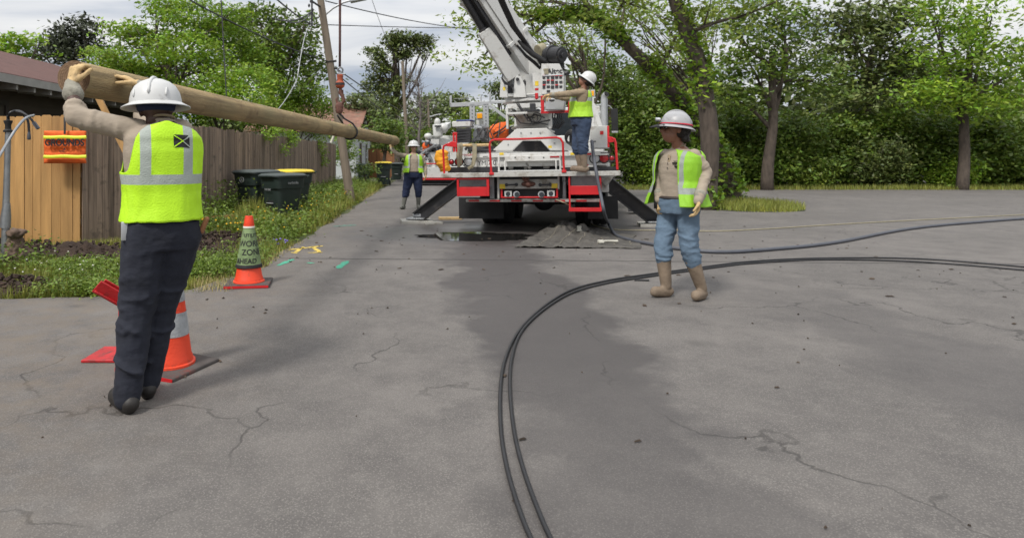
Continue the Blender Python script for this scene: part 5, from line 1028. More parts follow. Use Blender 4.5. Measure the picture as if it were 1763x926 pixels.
def person(label, loc, yaw, s, arms, legs, head, mats, vest=None, fat=1.0, glasses=None, hair=0, visor=0, boots='rubber', group=None, shrug=0, neck=0, baggy=1.0, headx=0, heady=0, hsc=1.0, hipr=.122):
    global SHR; SHR = shrug
    loc = Vector(loc); e_ = empty('person', loc, label, 'person', group, (0, 0, R(yaw))); Rm = Matrix.Rotation(R(yaw), 4, 'Z'); RI = Rm.inverted()
    def L(p): return (RI @ (Vector(p) - loc)) / s
    def put(name, mb_or_me, m, parent=e_, **k):
        if isinstance(mb_or_me, MB): o = obj(name, mb_or_me, m, parent, smooth='all', **k)
        else: o = link(name, mb_or_me, m, parent)
        o.data.transform(Matrix.Scale(s, 4)); return o
    A = {k: [L(p) if isinstance(p, Vector) else Vector(p) for p in v[:3]] for k, v in arms.items()}
    G_ = {k: [L(p) if isinstance(p, Vector) else Vector(p) for p in v] for k, v in legs.items()}
    hy, hp, hr = head; HM = Matrix.Translation((headx, .01 + heady, 1.5 + neck)) @ Matrix.Rotation(R(hy), 4, 'Z') @ Matrix.Rotation(R(hp), 4, 'X') @ Matrix.Rotation(R(hr), 4, 'Y') @ Matrix.Translation((0, -.022, .165)) @ Matrix.Scale(hsc, 4)
    def headmb(fn):
        q = MB(); fn(q); q.v = [tuple(HM @ Vector(v)) for v in q.v]; return q
    # ---- body, one continuous surface
    b = MB(); b.loft([(0, cy, z, w_ * fat * .93, d * fat * .93) for z, w_, d, cy in [(shz(t_[0]), *t_[1:]) for t_ in TORSO]], 24)
    b.capsule((0, .02, 1.42 + SHR), HM @ Vector((0, .02, -.05)), .058, .054)
    def hd(q):
        q.ell((0, .005, .03), .078, .1, .098); q.ell((0, -.03, -.052), .064, .073, .074); q.ell((0, -.066, -.085), .032, .028, .028)
        q.capsule((0, -.098, .012), (0, -.118, -.028), .012, .017, 8); q.ell((0, -.112, -.034), .021, .014, .012); q.ell((0, -.094, .03), .06, .016, .012)
        q.ell((0, -.097, -.058), .026, .013, .0065); q.ell((0, -.095, -.069), .024, .013, .0075)
        for x in (-1, 1): q.ell((x * .08, .012, -.005), .012, .022, .034); q.ell((x * .042, -.075, -.02), .022, .02, .02)
    h_ = headmb(hd); b.add(h_.v, h_.f)
    for k in ('l', 'r'):
        sh, el, wr = A[k][:3]; b.capsule(sh, el, .052, .042); b.capsule(el, wr, .043, .03); b.capsule(wr, wr + Vector(RI.to_3x3() @ Vector(arms[k][3])).normalized() * .08, .026, .014)
        hp_, kn, an, toe = G_[k]; b.capsule(hp_, kn, .08, .055); b.capsule(kn, an, .055, .04); b.capsule(an, toe, .04, .03)
    put('body', remesh(b, .0085, 4, 'body'), mats['skin'])
    # ---- shirt
    b = MB(); b.loft([(0, cy, z, w_ * fat + .006, d * fat + .006) for z, w_, d, cy in [(shz(t_[0]), *t_[1:]) for t_ in TORSO] if .9 < z < 1.49 + SHR], 28)
    sl = mats.get('sleeve', 1.0)
    for k in ('l', 'r'):
        sh, el, wr = A[k][:3]; b.capsule(sh, el, .07, .056); b.capsule(el, el.lerp(wr, sl), .055, .043); b.capsule((sh.x * .45, sh.y * .3, sh.z - .045), sh, .065, .065); rf_ = random.Random(3)
        for i in range(13):
            t = rf_.uniform(.05, 1); up_ = i % 2; c_ = (sh.lerp(el, .25 + .7 * t) if up_ else el.lerp(wr, t * sl * .95)); r_ = (.07 - .014 * (.25 + .7 * t)) if up_ else (.056 - .012 * t * sl); ax_ = ((el - sh) if up_ else (wr - el)).normalized() + Vector((rf_.uniform(-.5, .5), rf_.uniform(-.5, .5), rf_.uniform(-.5, .5)))
            b.torus(c_, r_ * 1.02, .0085, ax_, 20, 6, rf_.uniform(0, 3), rf_.uniform(4.5, 7))
    b.loft([(0, .012, 1.46 + SHR, .075, .07), (0, .008, 1.50 + SHR, .064, .062), (0, .004, 1.515 + SHR, .06, .058)], 20)
    put('shirt', remesh(b, .0105, 3, 'shirt', .012, .1), mats['shirt'])
    q_ = MB(); q_.torus((0, .006, 1.513 + SHR), .061, .0075, (0, -.25, 1), 28, 8); put('collar', q_, 'khaki2')
    # ---- trousers
    b = MB(); b.loft([(0, cy, z, w_ * fat + .024, d * fat + .024) for z, w_, d, cy in [(shz(t_[0]), *t_[1:]) for t_ in TORSO] if .83 < z < 1.03], 28); b.ell((0, .01, .93), .15 * fat, .12 * fat, .12)
    for k in ('l', 'r'):
        hp_, kn, an, toe = G_[k]; low = .3 if boots == 'rubber' else 1.0; e2 = kn.lerp(an, low); b.capsule(hp_ + Vector((0, .008, .01)), kn, hipr * fat, .09 * baggy); b.capsule(kn, e2, .09 * baggy, .08 * baggy if low < 1 else .07 * baggy)
    rk_ = random.Random(9)
    for k in ('l', 'r'):
        hp_, kn, an, toe = G_[k]
        for i in range(9):
            t = rk_.uniform(-.5, .75); c_ = kn.lerp(hp_, -t) if t < 0 else kn.lerp(an, t * (low if low < 1 else 1)); r_ = (.09 + .03 * max(0, -t)) * baggy
            b.torus(c_ + Vector((0, .006, 0)), r_ * 1.0, .011, ((an - kn).normalized() + Vector((rk_.uniform(-.5, .5), rk_.uniform(-.5, .5), 0))), 22, 6, rk_.uniform(0, 4), rk_.uniform(5, 8))
    put('trousers', remesh(b, .010, 5, 'trousers', .024, .11), mats['legs'])
    if mats.get('belt', 1):
        b = MB(); n = 40; zb = 1.0
        for dz in (0,): b.tube([((tz(zb, 1) * fat + .022) * math.cos(2 * pi * i / n), (tz(zb, 2) * fat + .022) * math.sin(2 * pi * i / n), zb) for i in range(n + 1)], .018, 6, flat=.35)
        put('belt', b, 'belt')
    # ---- boots
    for k in ('l', 'r'):
        hp_, kn, an, toe = G_[k]; b = MB(); d = Vector((toe.x - an.x, toe.y - an.y, 0)).normalized()
        if boots == 'rubber': b.capsule(kn.lerp(an, .26), an + Vector((0, 0, .02)), .074, .052, 14)
        else: b.capsule(an + Vector((0, 0, .06)), an, .05, .05, 14)
        fl = (toe - an); b.capsule(an - d * .035 + Vector((0, 0, -.03)), an + fl * .9 + Vector((0, 0, .012)), .047, .046, 14); b.capsule(an - d * .02 + Vector((0, 0, -.05)), an + fl * .95, .042, .044, 14)
        o = put('boot', remesh(b, .009, 4, 'boot', .006, .05), mats['boots'])
    # ---- gloves: five separate fingers
    for k in ('l', 'r'):
        sh, el, wr = A[k]; f = (RI.to_3x3() @ Vector(arms[k][3])).normalized(); nn = (RI.to_3x3() @ Vector(arms[k][4])); nn = (nn - f * nn.dot(f)).normalized(); lt = f.cross(nn).normalized(); sd_ = arms[k][6] if len(arms[k]) > 6 else 1
        lt = lt * sd_; curl = arms[k][5]; b = MB()
        for q in (-.026, -.009, .009, .026): b.capsule(wr + f * .01 + lt * q * .8, wr + f * .092 + lt * q, .019, .0165, 10)
        for q, ln in ((-.033, .9), (-.011, 1.0), (.011, .95), (.032, .76)):
            p = wr + f * .088 + lt * q; a = 0
            for sl_, r0, r1 in ((.044 * ln, .0125, .0118), (.030 * ln, .0118, .0108), (.024 * ln, .0108, .0095)):
                a += curl; d = f * math.cos(R(a)) + nn * math.sin(R(a)) + lt * q * 1.6; d.normalize(); p2 = p + d * sl_; b.capsule(p, p2, r0, r1, 8); p = p2
        p = wr + f * .025 - lt * .033; d = (f * .65 - lt * .65 + nn * .35).normalized(); p2 = p + d * .045; b.capsule(p, p2, .018, .0145, 10); d = (f * .85 - lt * .2 + nn * .55).normalized(); p3 = p2 + d * .034; b.capsule(p2, p3, .014, .0125, 8); b.capsule(p3, p3 + (f * .8 + nn * .5).normalized() * .02, .0125, .011, 8)
        ad = (wr - el).normalized(); b.capsule(wr - ad * .02, wr + f * .01, .036, .033, 14); g = put('glove', remesh(b, .0048, 1, 'glove', .004, .02), mats.get('glove', 'tanf')); b = MB(); b.capsule(wr - ad * .075, wr - ad * .0, .056, .038, 14); put('cuff', remesh(b, .006, 1, 'cuff', .006, .03), 'cuff', g)
    # ---- hard hat
    def dome(q):
        q.lathe((0, .01, .0), [(.138, .035), (.136, .06), (.128, .095), (.108, .132), (.08, .155), (.045, .17), (.012, .175), (.001, .1755)], 36, cap=False)
        q.lathe((0, .01, .0), [(.132, .035), (.13, .06), (.12, .095), (.1, .13), (.07, .152), (.02, .166), (.001, .167)], 36, cap=False)
    HT = mats.get('hat', 'hatw'); d = headmb(dome); hat = put('hard_hat', d, HT)
    def brim(q): q.lathe((0, .005, .0), [(.130, .05), (.142, .036), (.163, .024), (.181, .014), (.183, .008), (.162, .016), (.14, .026), (.128, .04)], 44, cap=False)
    put('brim', headmb(brim), HT, hat)
    def ridge(q):
        q.tube([(0, .012 + .137 * math.cos(R(a)), .04 + .14 * math.sin(R(a))) for a in range(14, 168, 7)], [.004] + [.010] * 20 + [.004], 8)
        for x in (-1, 1): q.tube([(x * .085, .01 + .112 * math.cos(R(a)), .042 + .112 * math.sin(R(a)) * .92) for a in range(10, 50, 5)], [.002, .006, .007, .007, .007, .006, .004, .002], 8)
    put('ridge', headmb(ridge), HT, hat)
    if not visor: put('hat_liner', headmb(lambda q: q.lathe((0, .01, 0), [(.088, -.012), (.1, .0), (.104, .03), (.09, .05)], 30, cap=False)), 'navyb' if mats.get('liner') else 'black', hat)
    if visor:
        put('sun_visor', headmb(lambda q: q.prism([(x, y, z) for x, y, z in [(-.14, -.06, .026), (-.115, -.145, .008), (-.06, -.215, -.004), (0, -.238, -.008), (.06, -.215, -.004), (.115, -.145, .008), (.14, -.06, .026), (.07, -.14, .03), (0, -.16, .032), (-.07, -.14, .03)]], (0, 0, -.006))), 'black', hat)
        put('lamp_strap', headmb(lambda q: q.tube([(.142 * math.cos(R(a)), .01 + .142 * math.sin(R(a)), .05 + .006 * math.sin(R(a))) for a in range(0, 361, 12)], .011, 8, flat=.35, cap=False)), 'redstrap', hat)
        put('head_lamp', headmb(lambda q: (q.ell((0, -.158, .072), .03, .022, .02), q.cyl((0, -.16, .072), (0, -.185, .07), .018, 14))), 'alu', hat)
    # ---- face details
    def eyes(q):
        for x in (-1, 1): q.ell((x * .031, -.0915, .006), .012, .008, .007, 10, 6)
    ey = put('eyes', headmb(eyes), 'petal'); put('irises', headmb(lambda q: [q.ell((x * .031, -.0985, .006), .0055, .003, .0055, 8, 6) for x in (-1, 1)]), 'hair', ey)
    if glasses:
        gl = put('sunglasses', headmb(lambda q: [q.ell((x * .034, -.108, .004), .03, .008, .02, 14, 8, Matrix.Rotation(R(-x * 18), 3, 'Z')) for x in (-1, 1)]), glasses)
        put('glasses_frame', headmb(lambda q: (q.tube([(-.078, .01, .012), (-.078, -.07, .014), (-.06, -.1, .016), (0, -.118, .014), (.06, -.1, .016), (.078, -.07, .014), (.078, .01, .012)], .004, 6))), 'black', gl)
    if hair:
        rs = random.Random(5); q = MB()
        def hf(q):
            q.ell((0, .045, -.0), .088, .075, .085)
            for i in range(150):
                a = rs.uniform(15, 165); z = rs.uniform(-.09 * hair, .03); q.ell((.088 * math.cos(R(a)) * rs.uniform(.85, 1.2), .02 + .092 * math.sin(R(a)) * rs.uniform(.9, 1.3), z), .016, .016, .02, 7, 5)
        put('hair', remesh(headmb(hf), .007, 1, 'hair'), 'hair')
    # ---- vest
    if vest:
        hem, gap, off, vm = vest['hem'], vest['gap'], vest.get('off', .02), vest['mat']; nc, nr = 96, 44; sd0 = vest.get('seed', 0)
        def prof(z, th):
            fl = vest.get('flare', .03) * max(0, (1.16 - z) / .16); ca, sa = math.cos(th), math.sin(th); p = 2.3
            w_ = tz(max(z, .93), 1) * fat + off + fl; d = tz(max(z, .93), 2) * fat + off + .006 + fl * .9
            if z > 1.38 + SHR: d += (z - 1.38 - SHR) * .25
            f_ = 1 + .06 * hn(th * 1.7 + sd0, z * 4) + .045 * hn(th * 4 + sd0, z * 5) * (1.5 - z) * 2 + .022 * hn(th * 9 + z * 6, z * 14 + sd0); f_ = 1 + (f_ - 1) * min(1, max(.2, (1.5 + SHR - z) / .2))
            return Vector((w_ * f_ * abs(ca) ** (2 / p) * (1 if ca > 0 else -1), tz(z, 3) + d * f_ * abs(sa) ** (2 / p) * (1 if sa > 0 else -1), z + .006 * hn(th * 3, z * 3 + 9)))
        def ztop(th):
            c = abs(math.cos(th)); c = c * 1.0; ss = min(1, max(0, (c - (vest.get('armc', .66) if math.cos(th) > 0 else vest.get('armcr', vest.get('armc', .66)))) / vest.get('armw', .2))); ss = ss * ss * (3 - 2 * ss); zs = 1.492 + SHR - .05 * c; front = math.sin(th) < 0
            z = zs - (zs - vest.get('arm', 1.2)) * ss
            if c < .36: z = min(z, (1.492 + SHR - .3 * (1 - c / .36) if front else 1.488 + SHR))
            return z
        vs = []; fs = []; g = R(gap)
        for i in range(nc + 1):
            th = -pi / 2 + g + (2 * pi - 2 * g) * i / nc; zt_ = ztop(th)
            for j in range(nr + 1):
                v = j / nr; z = hem + (zt_ - hem) * v
                gg = 0
                if vest.get('open'): # front panels swing outward at the hem
                    fr = max(0, 1 - min(i, nc - i) / 18); gg = fr * (1 - v) * vest['open'] * (1 if i < nc / 2 else -1)
                vs.append(prof(z, th + gg) * 1.0)
        for i in range(nc):
            for j in range(nr): a = i * (nr + 1) + j; fs.append((a, a + nr + 1, a + nr + 2, a + 1))
        b = MB(); b.add(vs, fs); o = put('vest', b, vm); so_ = o.modifiers.new('thick', 'SOLIDIFY'); so_.thickness = .006; so_.offset = 1
        def patch(name, th0, th1, z0, z1, m, offp=.007, shape=None):
            q = MB(); n = 10; V = []
            for i in range(n + 1):
                for j in range(n + 1):
                    u, v = i / n, j / n
                    if shape: u, v = shape(u, v)
                    th = R(th0 + (th1 - th0) * u); z = z0 + (z1 - z0) * v; p = prof(z, th); nn = Vector((math.cos(th), math.sin(th), 0)); V.append(p + nn * offp)
            q.add(V, [(i * (n + 1) + j, (i + 1) * (n + 1) + j, (i + 1) * (n + 1) + j + 1, i * (n + 1) + j + 1) for i in range(n) for j in range(n)]); return put(name, q, m, o)
        vest['patch'] = patch
    e_['_s'] = s; del e_['_s']
    return e_, put, L, prof if vest else None
M['redstrap'] = mat('red_strap', (.4, .01, .03), .6, .1)
LIME = (.47, .80, .012)
M['vest_a'] = vest_mat('lime_vest_back', LIME, (1.245, 1.3), (.085, .14)); M['vest_b'] = vest_mat('lime_vest_front', (.33, .62, .02), (1.1, 1.15), (.1, .145)); M['vest_c'] = vest_mat('lime_vest_side', (.36, .62, .03), (1.2, 1.26), (.1, .15)); M['vest_d'] = vest_mat('green_vest_open', (.24, .5, .018), (1.04, 1.1), (.15, .185))
STAND = dict(l=[(.1, .0, .9), (.115, -.015, .49), (.12, .015, .085), (.14, -.13, .05)], r=[(-.1, .0, .9), (-.115, -.015, .49), (-.12, .015, .085), (-.14, -.13, .05)])
# ---- near worker lifting the log, seen from behind
vA = dict(hem=1.0, gap=5, mat='vest_a', off=.024, flare=.012, seed=3, arm=1.27, armc=.58, armcr=.84, armw=.34)
w1, put1, L1, _ = person('man seen from behind in a yellow vest, lifting the near end of the wooden pole', (-1.535, 3.70, 0), 213, 1.035,
    dict(l=[P(238, 226, 3.66), P(131, 202, 3.56), P(124, 146, 3.70), (.12, .14, 1), (.45, .85, 0), 42, 1], r=[P(312, 226, 3.76), P(248, 214, 4.02), P(240, 148, 4.12), (-.85, -.1, .5), (-.35, 0, -.9), 17, -1]),
    dict(l=[(.085, .01, .9), (.14, .03, .49), (.19, .1, .085), (.23, -.03, .05)], r=[(-.085, .01, .9), (.0, -.06, .49), (.06, -.07, .085), (.04, -.21, .05)]),
    (-26, 4, 3), dict(skin='skin_dark', shirt='khaki', legs='navy', boots='shoe', sleeve=.3, liner=1, belt=0), vA, fat=1.04, boots='shoe', shrug=.055, neck=-.05, baggy=1.0, headx=.03)
pt = vA['patch']; bp = pt('back_patch', 118, 96, 1.40, 1.47, 'black', .008)
pt('patch_cross', 118, 96, 1.40, 1.407, 'vest_a', .011, lambda u, v: (u, v + u * 9)); pt('patch_cross', 118, 96, 1.40, 1.407, 'vest_a', .011, lambda u, v: (u, v + (1 - u) * 9))
q = MB(); q.box(-.03, .03, -.012, .012, -.05, .05); q.v = [tuple(Vector(v) + Vector((.185, .06, .955))) for v in q.v]; put1('phone_holster', q, 'alu', bevel=.004)
q = MB(); q.capsule((-.2, .06, .93), (-.225, .08, 1.0), .016, .014); put1('tool_handle', q, 'midwood')
# ---- far worker facing us, one hand on the log
vB = dict(hem=.98, gap=19, mat='vest_b', off=.03, flare=.03, seed=7, open=.12, armc=.72, arm=1.25)
yw = 17.1
w2_, _, _, _ = person('man facing the camera, one hand raised to the far end of the wooden pole', (P(712, 0, yw).x, yw, 0), 4, 1.0,
    dict(r=[(-.19, 0, 1.41), P(684, 266, yw - .15), P(674, 256, yw + .05), (-.2, .2, .95), (0, .5, .8), 30, 1], l=[(.21, 0, 1.41), (.31, .03, 1.14), (.32, -.04, .92), (.02, -.15, -1), (-1, -.2, 0), 24, 1]),
    dict(l=[(.1, .0, .9), (.13, -.015, .49), (.13, .015, .085), (.15, -.13, .05)], r=[(-.11, .0, .9), (-.2, -.03, .49), (-.27, -.01, .085), (-.34, -.12, .05)]),
    (-6, -4, 0), dict(skin='skin_light', shirt='khaki', legs='navyb', boots='boot_grey', belt=1), vB, fat=1.28, glasses='lens', baggy=1.12)
# ---- operator on the truck platform, in profile, looking up
vC = dict(hem=.98, gap=8, mat='vest_c', off=.03, flare=.02, seed=11, armc=.76, arm=1.24)
OP = TM @ Vector((0, 0, 0)); oy = 10.98; ox = P(1000, 0, oy).x; oz = TM @ Vector((.95, .3, 1.12)); 
w3, _, _, _ = person('man standing on the truck platform at the controls, looking up', (ox, oy, oz.z + .0), -100, .95,
    dict(l=[(.18, .02, 1.42), P(968, 163, 10.72), P(947, 164, 10.85), (-1, .1, -.15), (0, 0, -1), 30, 1], r=[(-.18, .0, 1.42), P(976, 170, 11.2), P(953, 166, 11.35), (-1, .0, -.2), (0, 0, -1), 30, -1]),
    dict(l=[(.1, .03, .9), (.11, .02, .49), (.12, .06, .085), (.13, -.1, .05)], r=[(-.1, .0, .9), (-.11, -.06, .49), (-.12, .0, .085), (-.13, -.15, .05)]),
    (-6, -37, 0), dict(skin='skin_mid', shirt='khaki2', legs='denimd', boots='boot_tan'), vC, fat=1.28, glasses='lens_blue', hair=.25, baggy=1.12)
# ---- man at the right, open vest, looking left
vD = dict(hem=.92, gap=25, mat='vest_d', off=.045, flare=.05, seed=20, open=.2, arm=1.38, armc=.9)
yr = 6.35
w4, put4, L4, prof4 = person('man at the right in an open green vest and hard hat with red lamp strap', (P(1168, 0, yr).x, yr, 0), -62, 1.0,
    dict(r=[(-.18, .02, 1.41), P(1137, 296, yr + .16), P(1135, 344, yr + .05), (-.05, -.1, -1), (.7, .3, 0), 26, 1], l=[(.18, .0, 1.41), P(1216, 296, yr - .16), P(1202, 346, yr - .34), (-.1, -.1, -1), (-.9, .2, 0), 26, 1]),
    dict(r=[(-.1, .0, .9), (-.12, -.09, .5), (-.09, -.07, .085), (-.12, -.21, .05)], l=[(.1, .0, .9), (.13, -.0, .49), (.16, .14, .085), (.2, .0, .05)]),
    (-26, -8, 0), dict(hat='hatg', skin='skin_mid', shirt='khaki', legs='denim', boots='boot_tan'), vD, fat=1.14, hipr=.098, glasses='lens', hair=1, visor=1, heady=-.07, hsc=1.07, baggy=.95)
def chest(name, m, x, z, fn, parent=None):   # small thing on the shirt front at local (x, z)
    q = MB(); d = -(tz(z, 2) * 1.14 + .012) * (1 - min(.9, abs(x) / .2) ** 2.4) ** (1 / 2.4); fn(q, Vector((x, d + tz(z, 3), z))); return put4(name, q, m)
chest('placket', 'khaki2', .0, 1.36, lambda q, c: q.prism([c + Vector((-.014, .004, -.1)), c + Vector((.014, .004, -.1)), c + Vector((.014, .012, .06)), c + Vector((-.014, .012, .06))], (0, -.006, 0)))
for z in (1.29, 1.335, 1.38): chest('button', 'belt', 0, z, lambda q, c: q.ell(c + Vector((0, -.006, 0)), .007, .004, .007, 8, 6))
chest('shirt_logo', 'belt', .08, 1.31, lambda q, c: [q.box(c.x + x0, c.x + x1, c.y - .008, c.y + .002, c.z + z0, c.z + z1) for x0, x1, z0, z1 in ((-.03, .02, .03, .036), (-.026, .016, .018, .024), (-.012, .03, .044, .05), (.0, .03, -.012, .008))])
chest('radio_clip', 'black', -.15, 1.0, lambda q, c: q.box(c.x - .02, c.x + .02, c.y - .04, c.y, c.z - .12, c.z + .03))
# ============================================================ LOG AND RIGGING
A_ = Vector((-2.1, 3.80, 1.868)); B_ = Vector((-.87, 17.46, 1.835)); LD = (B_ - A_).normalized(); LL = (B_ - A_).length
def logmat():
    m = mat('treated_pine', (.37, .265, .13), .8, .4, 4.5, bump=.8, bscale=45, stretch=(6, 6, .35), dirt=(.2, .125, .06), dthr=.52, dscale=3); t = m.node_tree; n = t.nodes; l = t.links; b = n['Principled BSDF']; src = b.inputs['Base Color'].links[0].from_socket
    tc = n.new('ShaderNodeTexCoord'); vo = n.new('ShaderNodeTexVoronoi'); vo.inputs['Scale'].default_value = 2.6; l.new(tc.outputs['Object'], vo.inputs['Vector'])
    mr = n.new('ShaderNodeMapRange'); l.new(vo.outputs['Distance'], mr.inputs[0]); mr.inputs[1].default_value = .05; mr.inputs[2].default_value = .13; mr.inputs[3].default_value = .95; mr.inputs[4].default_value = 0
    mi = n.new('ShaderNodeMix'); mi.data_type = 'RGBA'; l.new(mr.outputs[0], mi.inputs[0]); l.new(src, mi.inputs[6]); mi.inputs[7].default_value = (.07, .035, .02, 1)
    n2 = n.new('ShaderNodeTexNoise'); n2.inputs['Scale'].default_value = 1.1; n2.inputs['Detail'].default_value = 6; l.new(tc.outputs['Object'], n2.inputs['Vector']); m3 = n.new('ShaderNodeMapRange'); l.new(n2.outputs[0], m3.inputs[0]); m3.inputs[1].default_value = .45; m3.inputs[2].default_value = .65; m3.inputs[4].default_value = .5
    m4 = n.new('ShaderNodeMix'); m4.data_type = 'RGBA'; l.new(m3.outputs[0], m4.inputs[0]); l.new(mi.outputs[2], m4.inputs[6]); m4.inputs[7].default_value = (.24, .22, .11, 1)
    l.new(m4.outputs[2], b.inputs['Base Color']); return m
M['log'] = logmat(); M['logend'] = mat('sawn_end', (.2, .12, .065), .85, .3, 30, bump=.4, bscale=60)
mb = MB(); n = 40; k = 70; vs = []
for i in range(k + 1):
    t = i / k; r = .103 + .022 * t; r *= (1 + .012 * hn(t * 16, 0)); 
    if i == k: r *= .9
    for j in range(n): a = 2 * pi * j / n; rr = r * (1 + .014 * hn(math.cos(a) * 2 + t * 9, math.sin(a) * 2)); vs.append((rr * math.cos(a) + .01 * math.sin(t * 5), rr * math.sin(a), t * LL))
mb.add(vs, [(i * n + j, i * n + (j + 1) % n, (i + 1) * n + (j + 1) % n, (i + 1) * n + j) for i in range(k) for j in range(n)])
mb.m = 1; mb.add(vs[:n], [tuple(reversed(range(n)))]); mb.add(vs[-n:], [tuple(range(n))])
lg = obj('wooden_pole', mb, ['log', 'logend'], smooth=True); lg.location = A_; lg.rotation_euler = LD.to_track_quat('Z', 'Y').to_euler(); tag(lg, 'long tan round timber pole held up by two workers and slung from the winch line', 'pole')
t = M['logend'].node_tree; n_ = t.nodes; wv = n_.new('ShaderNodeTexWave'); wv.wave_type = 'RINGS'; wv.rings_direction = 'Z'; wv.inputs['Scale'].default_value = 26; wv.inputs['Distortion'].default_value = 1.5; tc_ = n_.new('ShaderNodeTexCoord'); t.links.new(tc_.outputs['Object'], wv.inputs['Vector']); src = n_['Principled BSDF'].inputs['Base Color'].links[0].from_socket; mi = n_.new('ShaderNodeMix'); mi.data_type = 'RGBA'; mi.blend_type = 'MULTIPLY'; mi.inputs[0].default_value = .35; t.links.new(src, mi.inputs[6]); t.links.new(wv.outputs['Color'], mi.inputs[7]); t.links.new(mi.outputs[2], n_['Principled BSDF'].inputs['Base Color'])
# rigging
LP_ = A_.lerp(B_, (10.9 - 3.8) / (17.46 - 3.8)); yl = LP_.y; xl_ = LP_.x
def Q(px, py, d=0): p = P(px, py, yl + d); return p
line = MB(); top = TM @ (TIP + Vector((0, 0, 0))); line.tube([Q(585, 116), Q(585.3, 60), Q(585.4, 0), Vector((Q(585, 0).x, yl, top.z - .05))], .021, 10)
M['rope'] = mat('maroon_winch_rope', (.11, .055, .05), .9, .35, 40, bump=.8, bscale=120); tag(obj('winch_rope', line, 'rope', origin=tuple(Q(585, 116)), smooth='all'), 'thick maroon winch rope hanging straight down to the hook', 'rope')
hk = empty('crane_hook', Q(586, 190), 'rusty orange swivel block and hook hanging above the wooden pole', 'hook'); HO = tuple(Q(586, 190))
def hp(name, m, fn): b = MB(); fn(b); return obj(name, b, m, hk, origin=HO, smooth=True, bevel=0)
hp('shackle', 'steel', lambda b: (b.torus(Q(586, 121), .042, .014, (0, 1, .2), 18, 8), b.cyl(Q(580, 127), Q(594, 128), .016, 10)))
M['rustor'] = mat('chipped_orange_steel', (.36, .07, .025), .6, .5, 14, dirt=(.09, .045, .035), dthr=.48, dscale=16, bump=.3)
hp('swivel_block', 'rustor', lambda b: b.lathe(Q(585.5, 153), [(.02, 0), (.045, .01), (.07, .03), (.078, .06), (.076, .1), (.068, .12), (.055, .13), (.05, .19), (.058, .22), (.04, .24), (.01, .245)], 20))
hp('swivel_band', 'blackm', lambda b: b.lathe(Q(585.5, 152), [(.072, .045), (.081, .05), (.081, .085), (.072, .09)], 20))
hp('hook', 'rust', lambda b: (b.tube([Q(586, 153), Q(586, 160), Q(590, 166), Q(592, 174), Q(588, 180), Q(581, 179), Q(579, 172), Q(581, 168)], [.03, .035, .032, .032, .03, .024, .016, .006], 10), b.cyl(Q(590, 155), Q(591, 172), .012, 8)))
hp('lower_socket', 'rust', lambda b: (b.ell(Q(584, 184), .07, .06, .08), b.lathe(Q(584, 196), [(.02, 0), (.05, .01), (.065, .05), (.06, .1), (.04, .12)], 16)))
def lp(off, t): # point on a ring round the log at axial offset
    c = A_ + LD * ((LP_ - A_).length + off); r = .135; return c + Vector((math.cos(t) * r, 0, math.sin(t) * r))
ap = Q(584, 196)
sl = MB(); sl.tube([ap, ap + Vector((.05, .05, -.04)), Q(592, 204), lp(.7, R(70)) + Vector((0, 0, .03))] + [lp(.7, R(a)) for a in range(50, -230, -20)] + [lp(.55, R(130)), lp(.35, R(110)), ap + Vector((-.03, 0, -.03))], .016, 8)
tag(obj('choker_sling', sl, 'blackm', origin=tuple(ap), smooth='all'), 'dark wire choker looped round the middle of the wooden pole', 'sling')
rd = MB(); rd.cyl(P(577, 230, 10.8), P(570, 246, 10.8), .022, 10); rd.ell(P(577, 230, 10.8), .03, .03, .03); tag(obj('tag_line_pin', rd, 'petal', origin=tuple(P(570, 246, 10.8))), 'short white pin hanging below the pole beside the choker', 'pin')

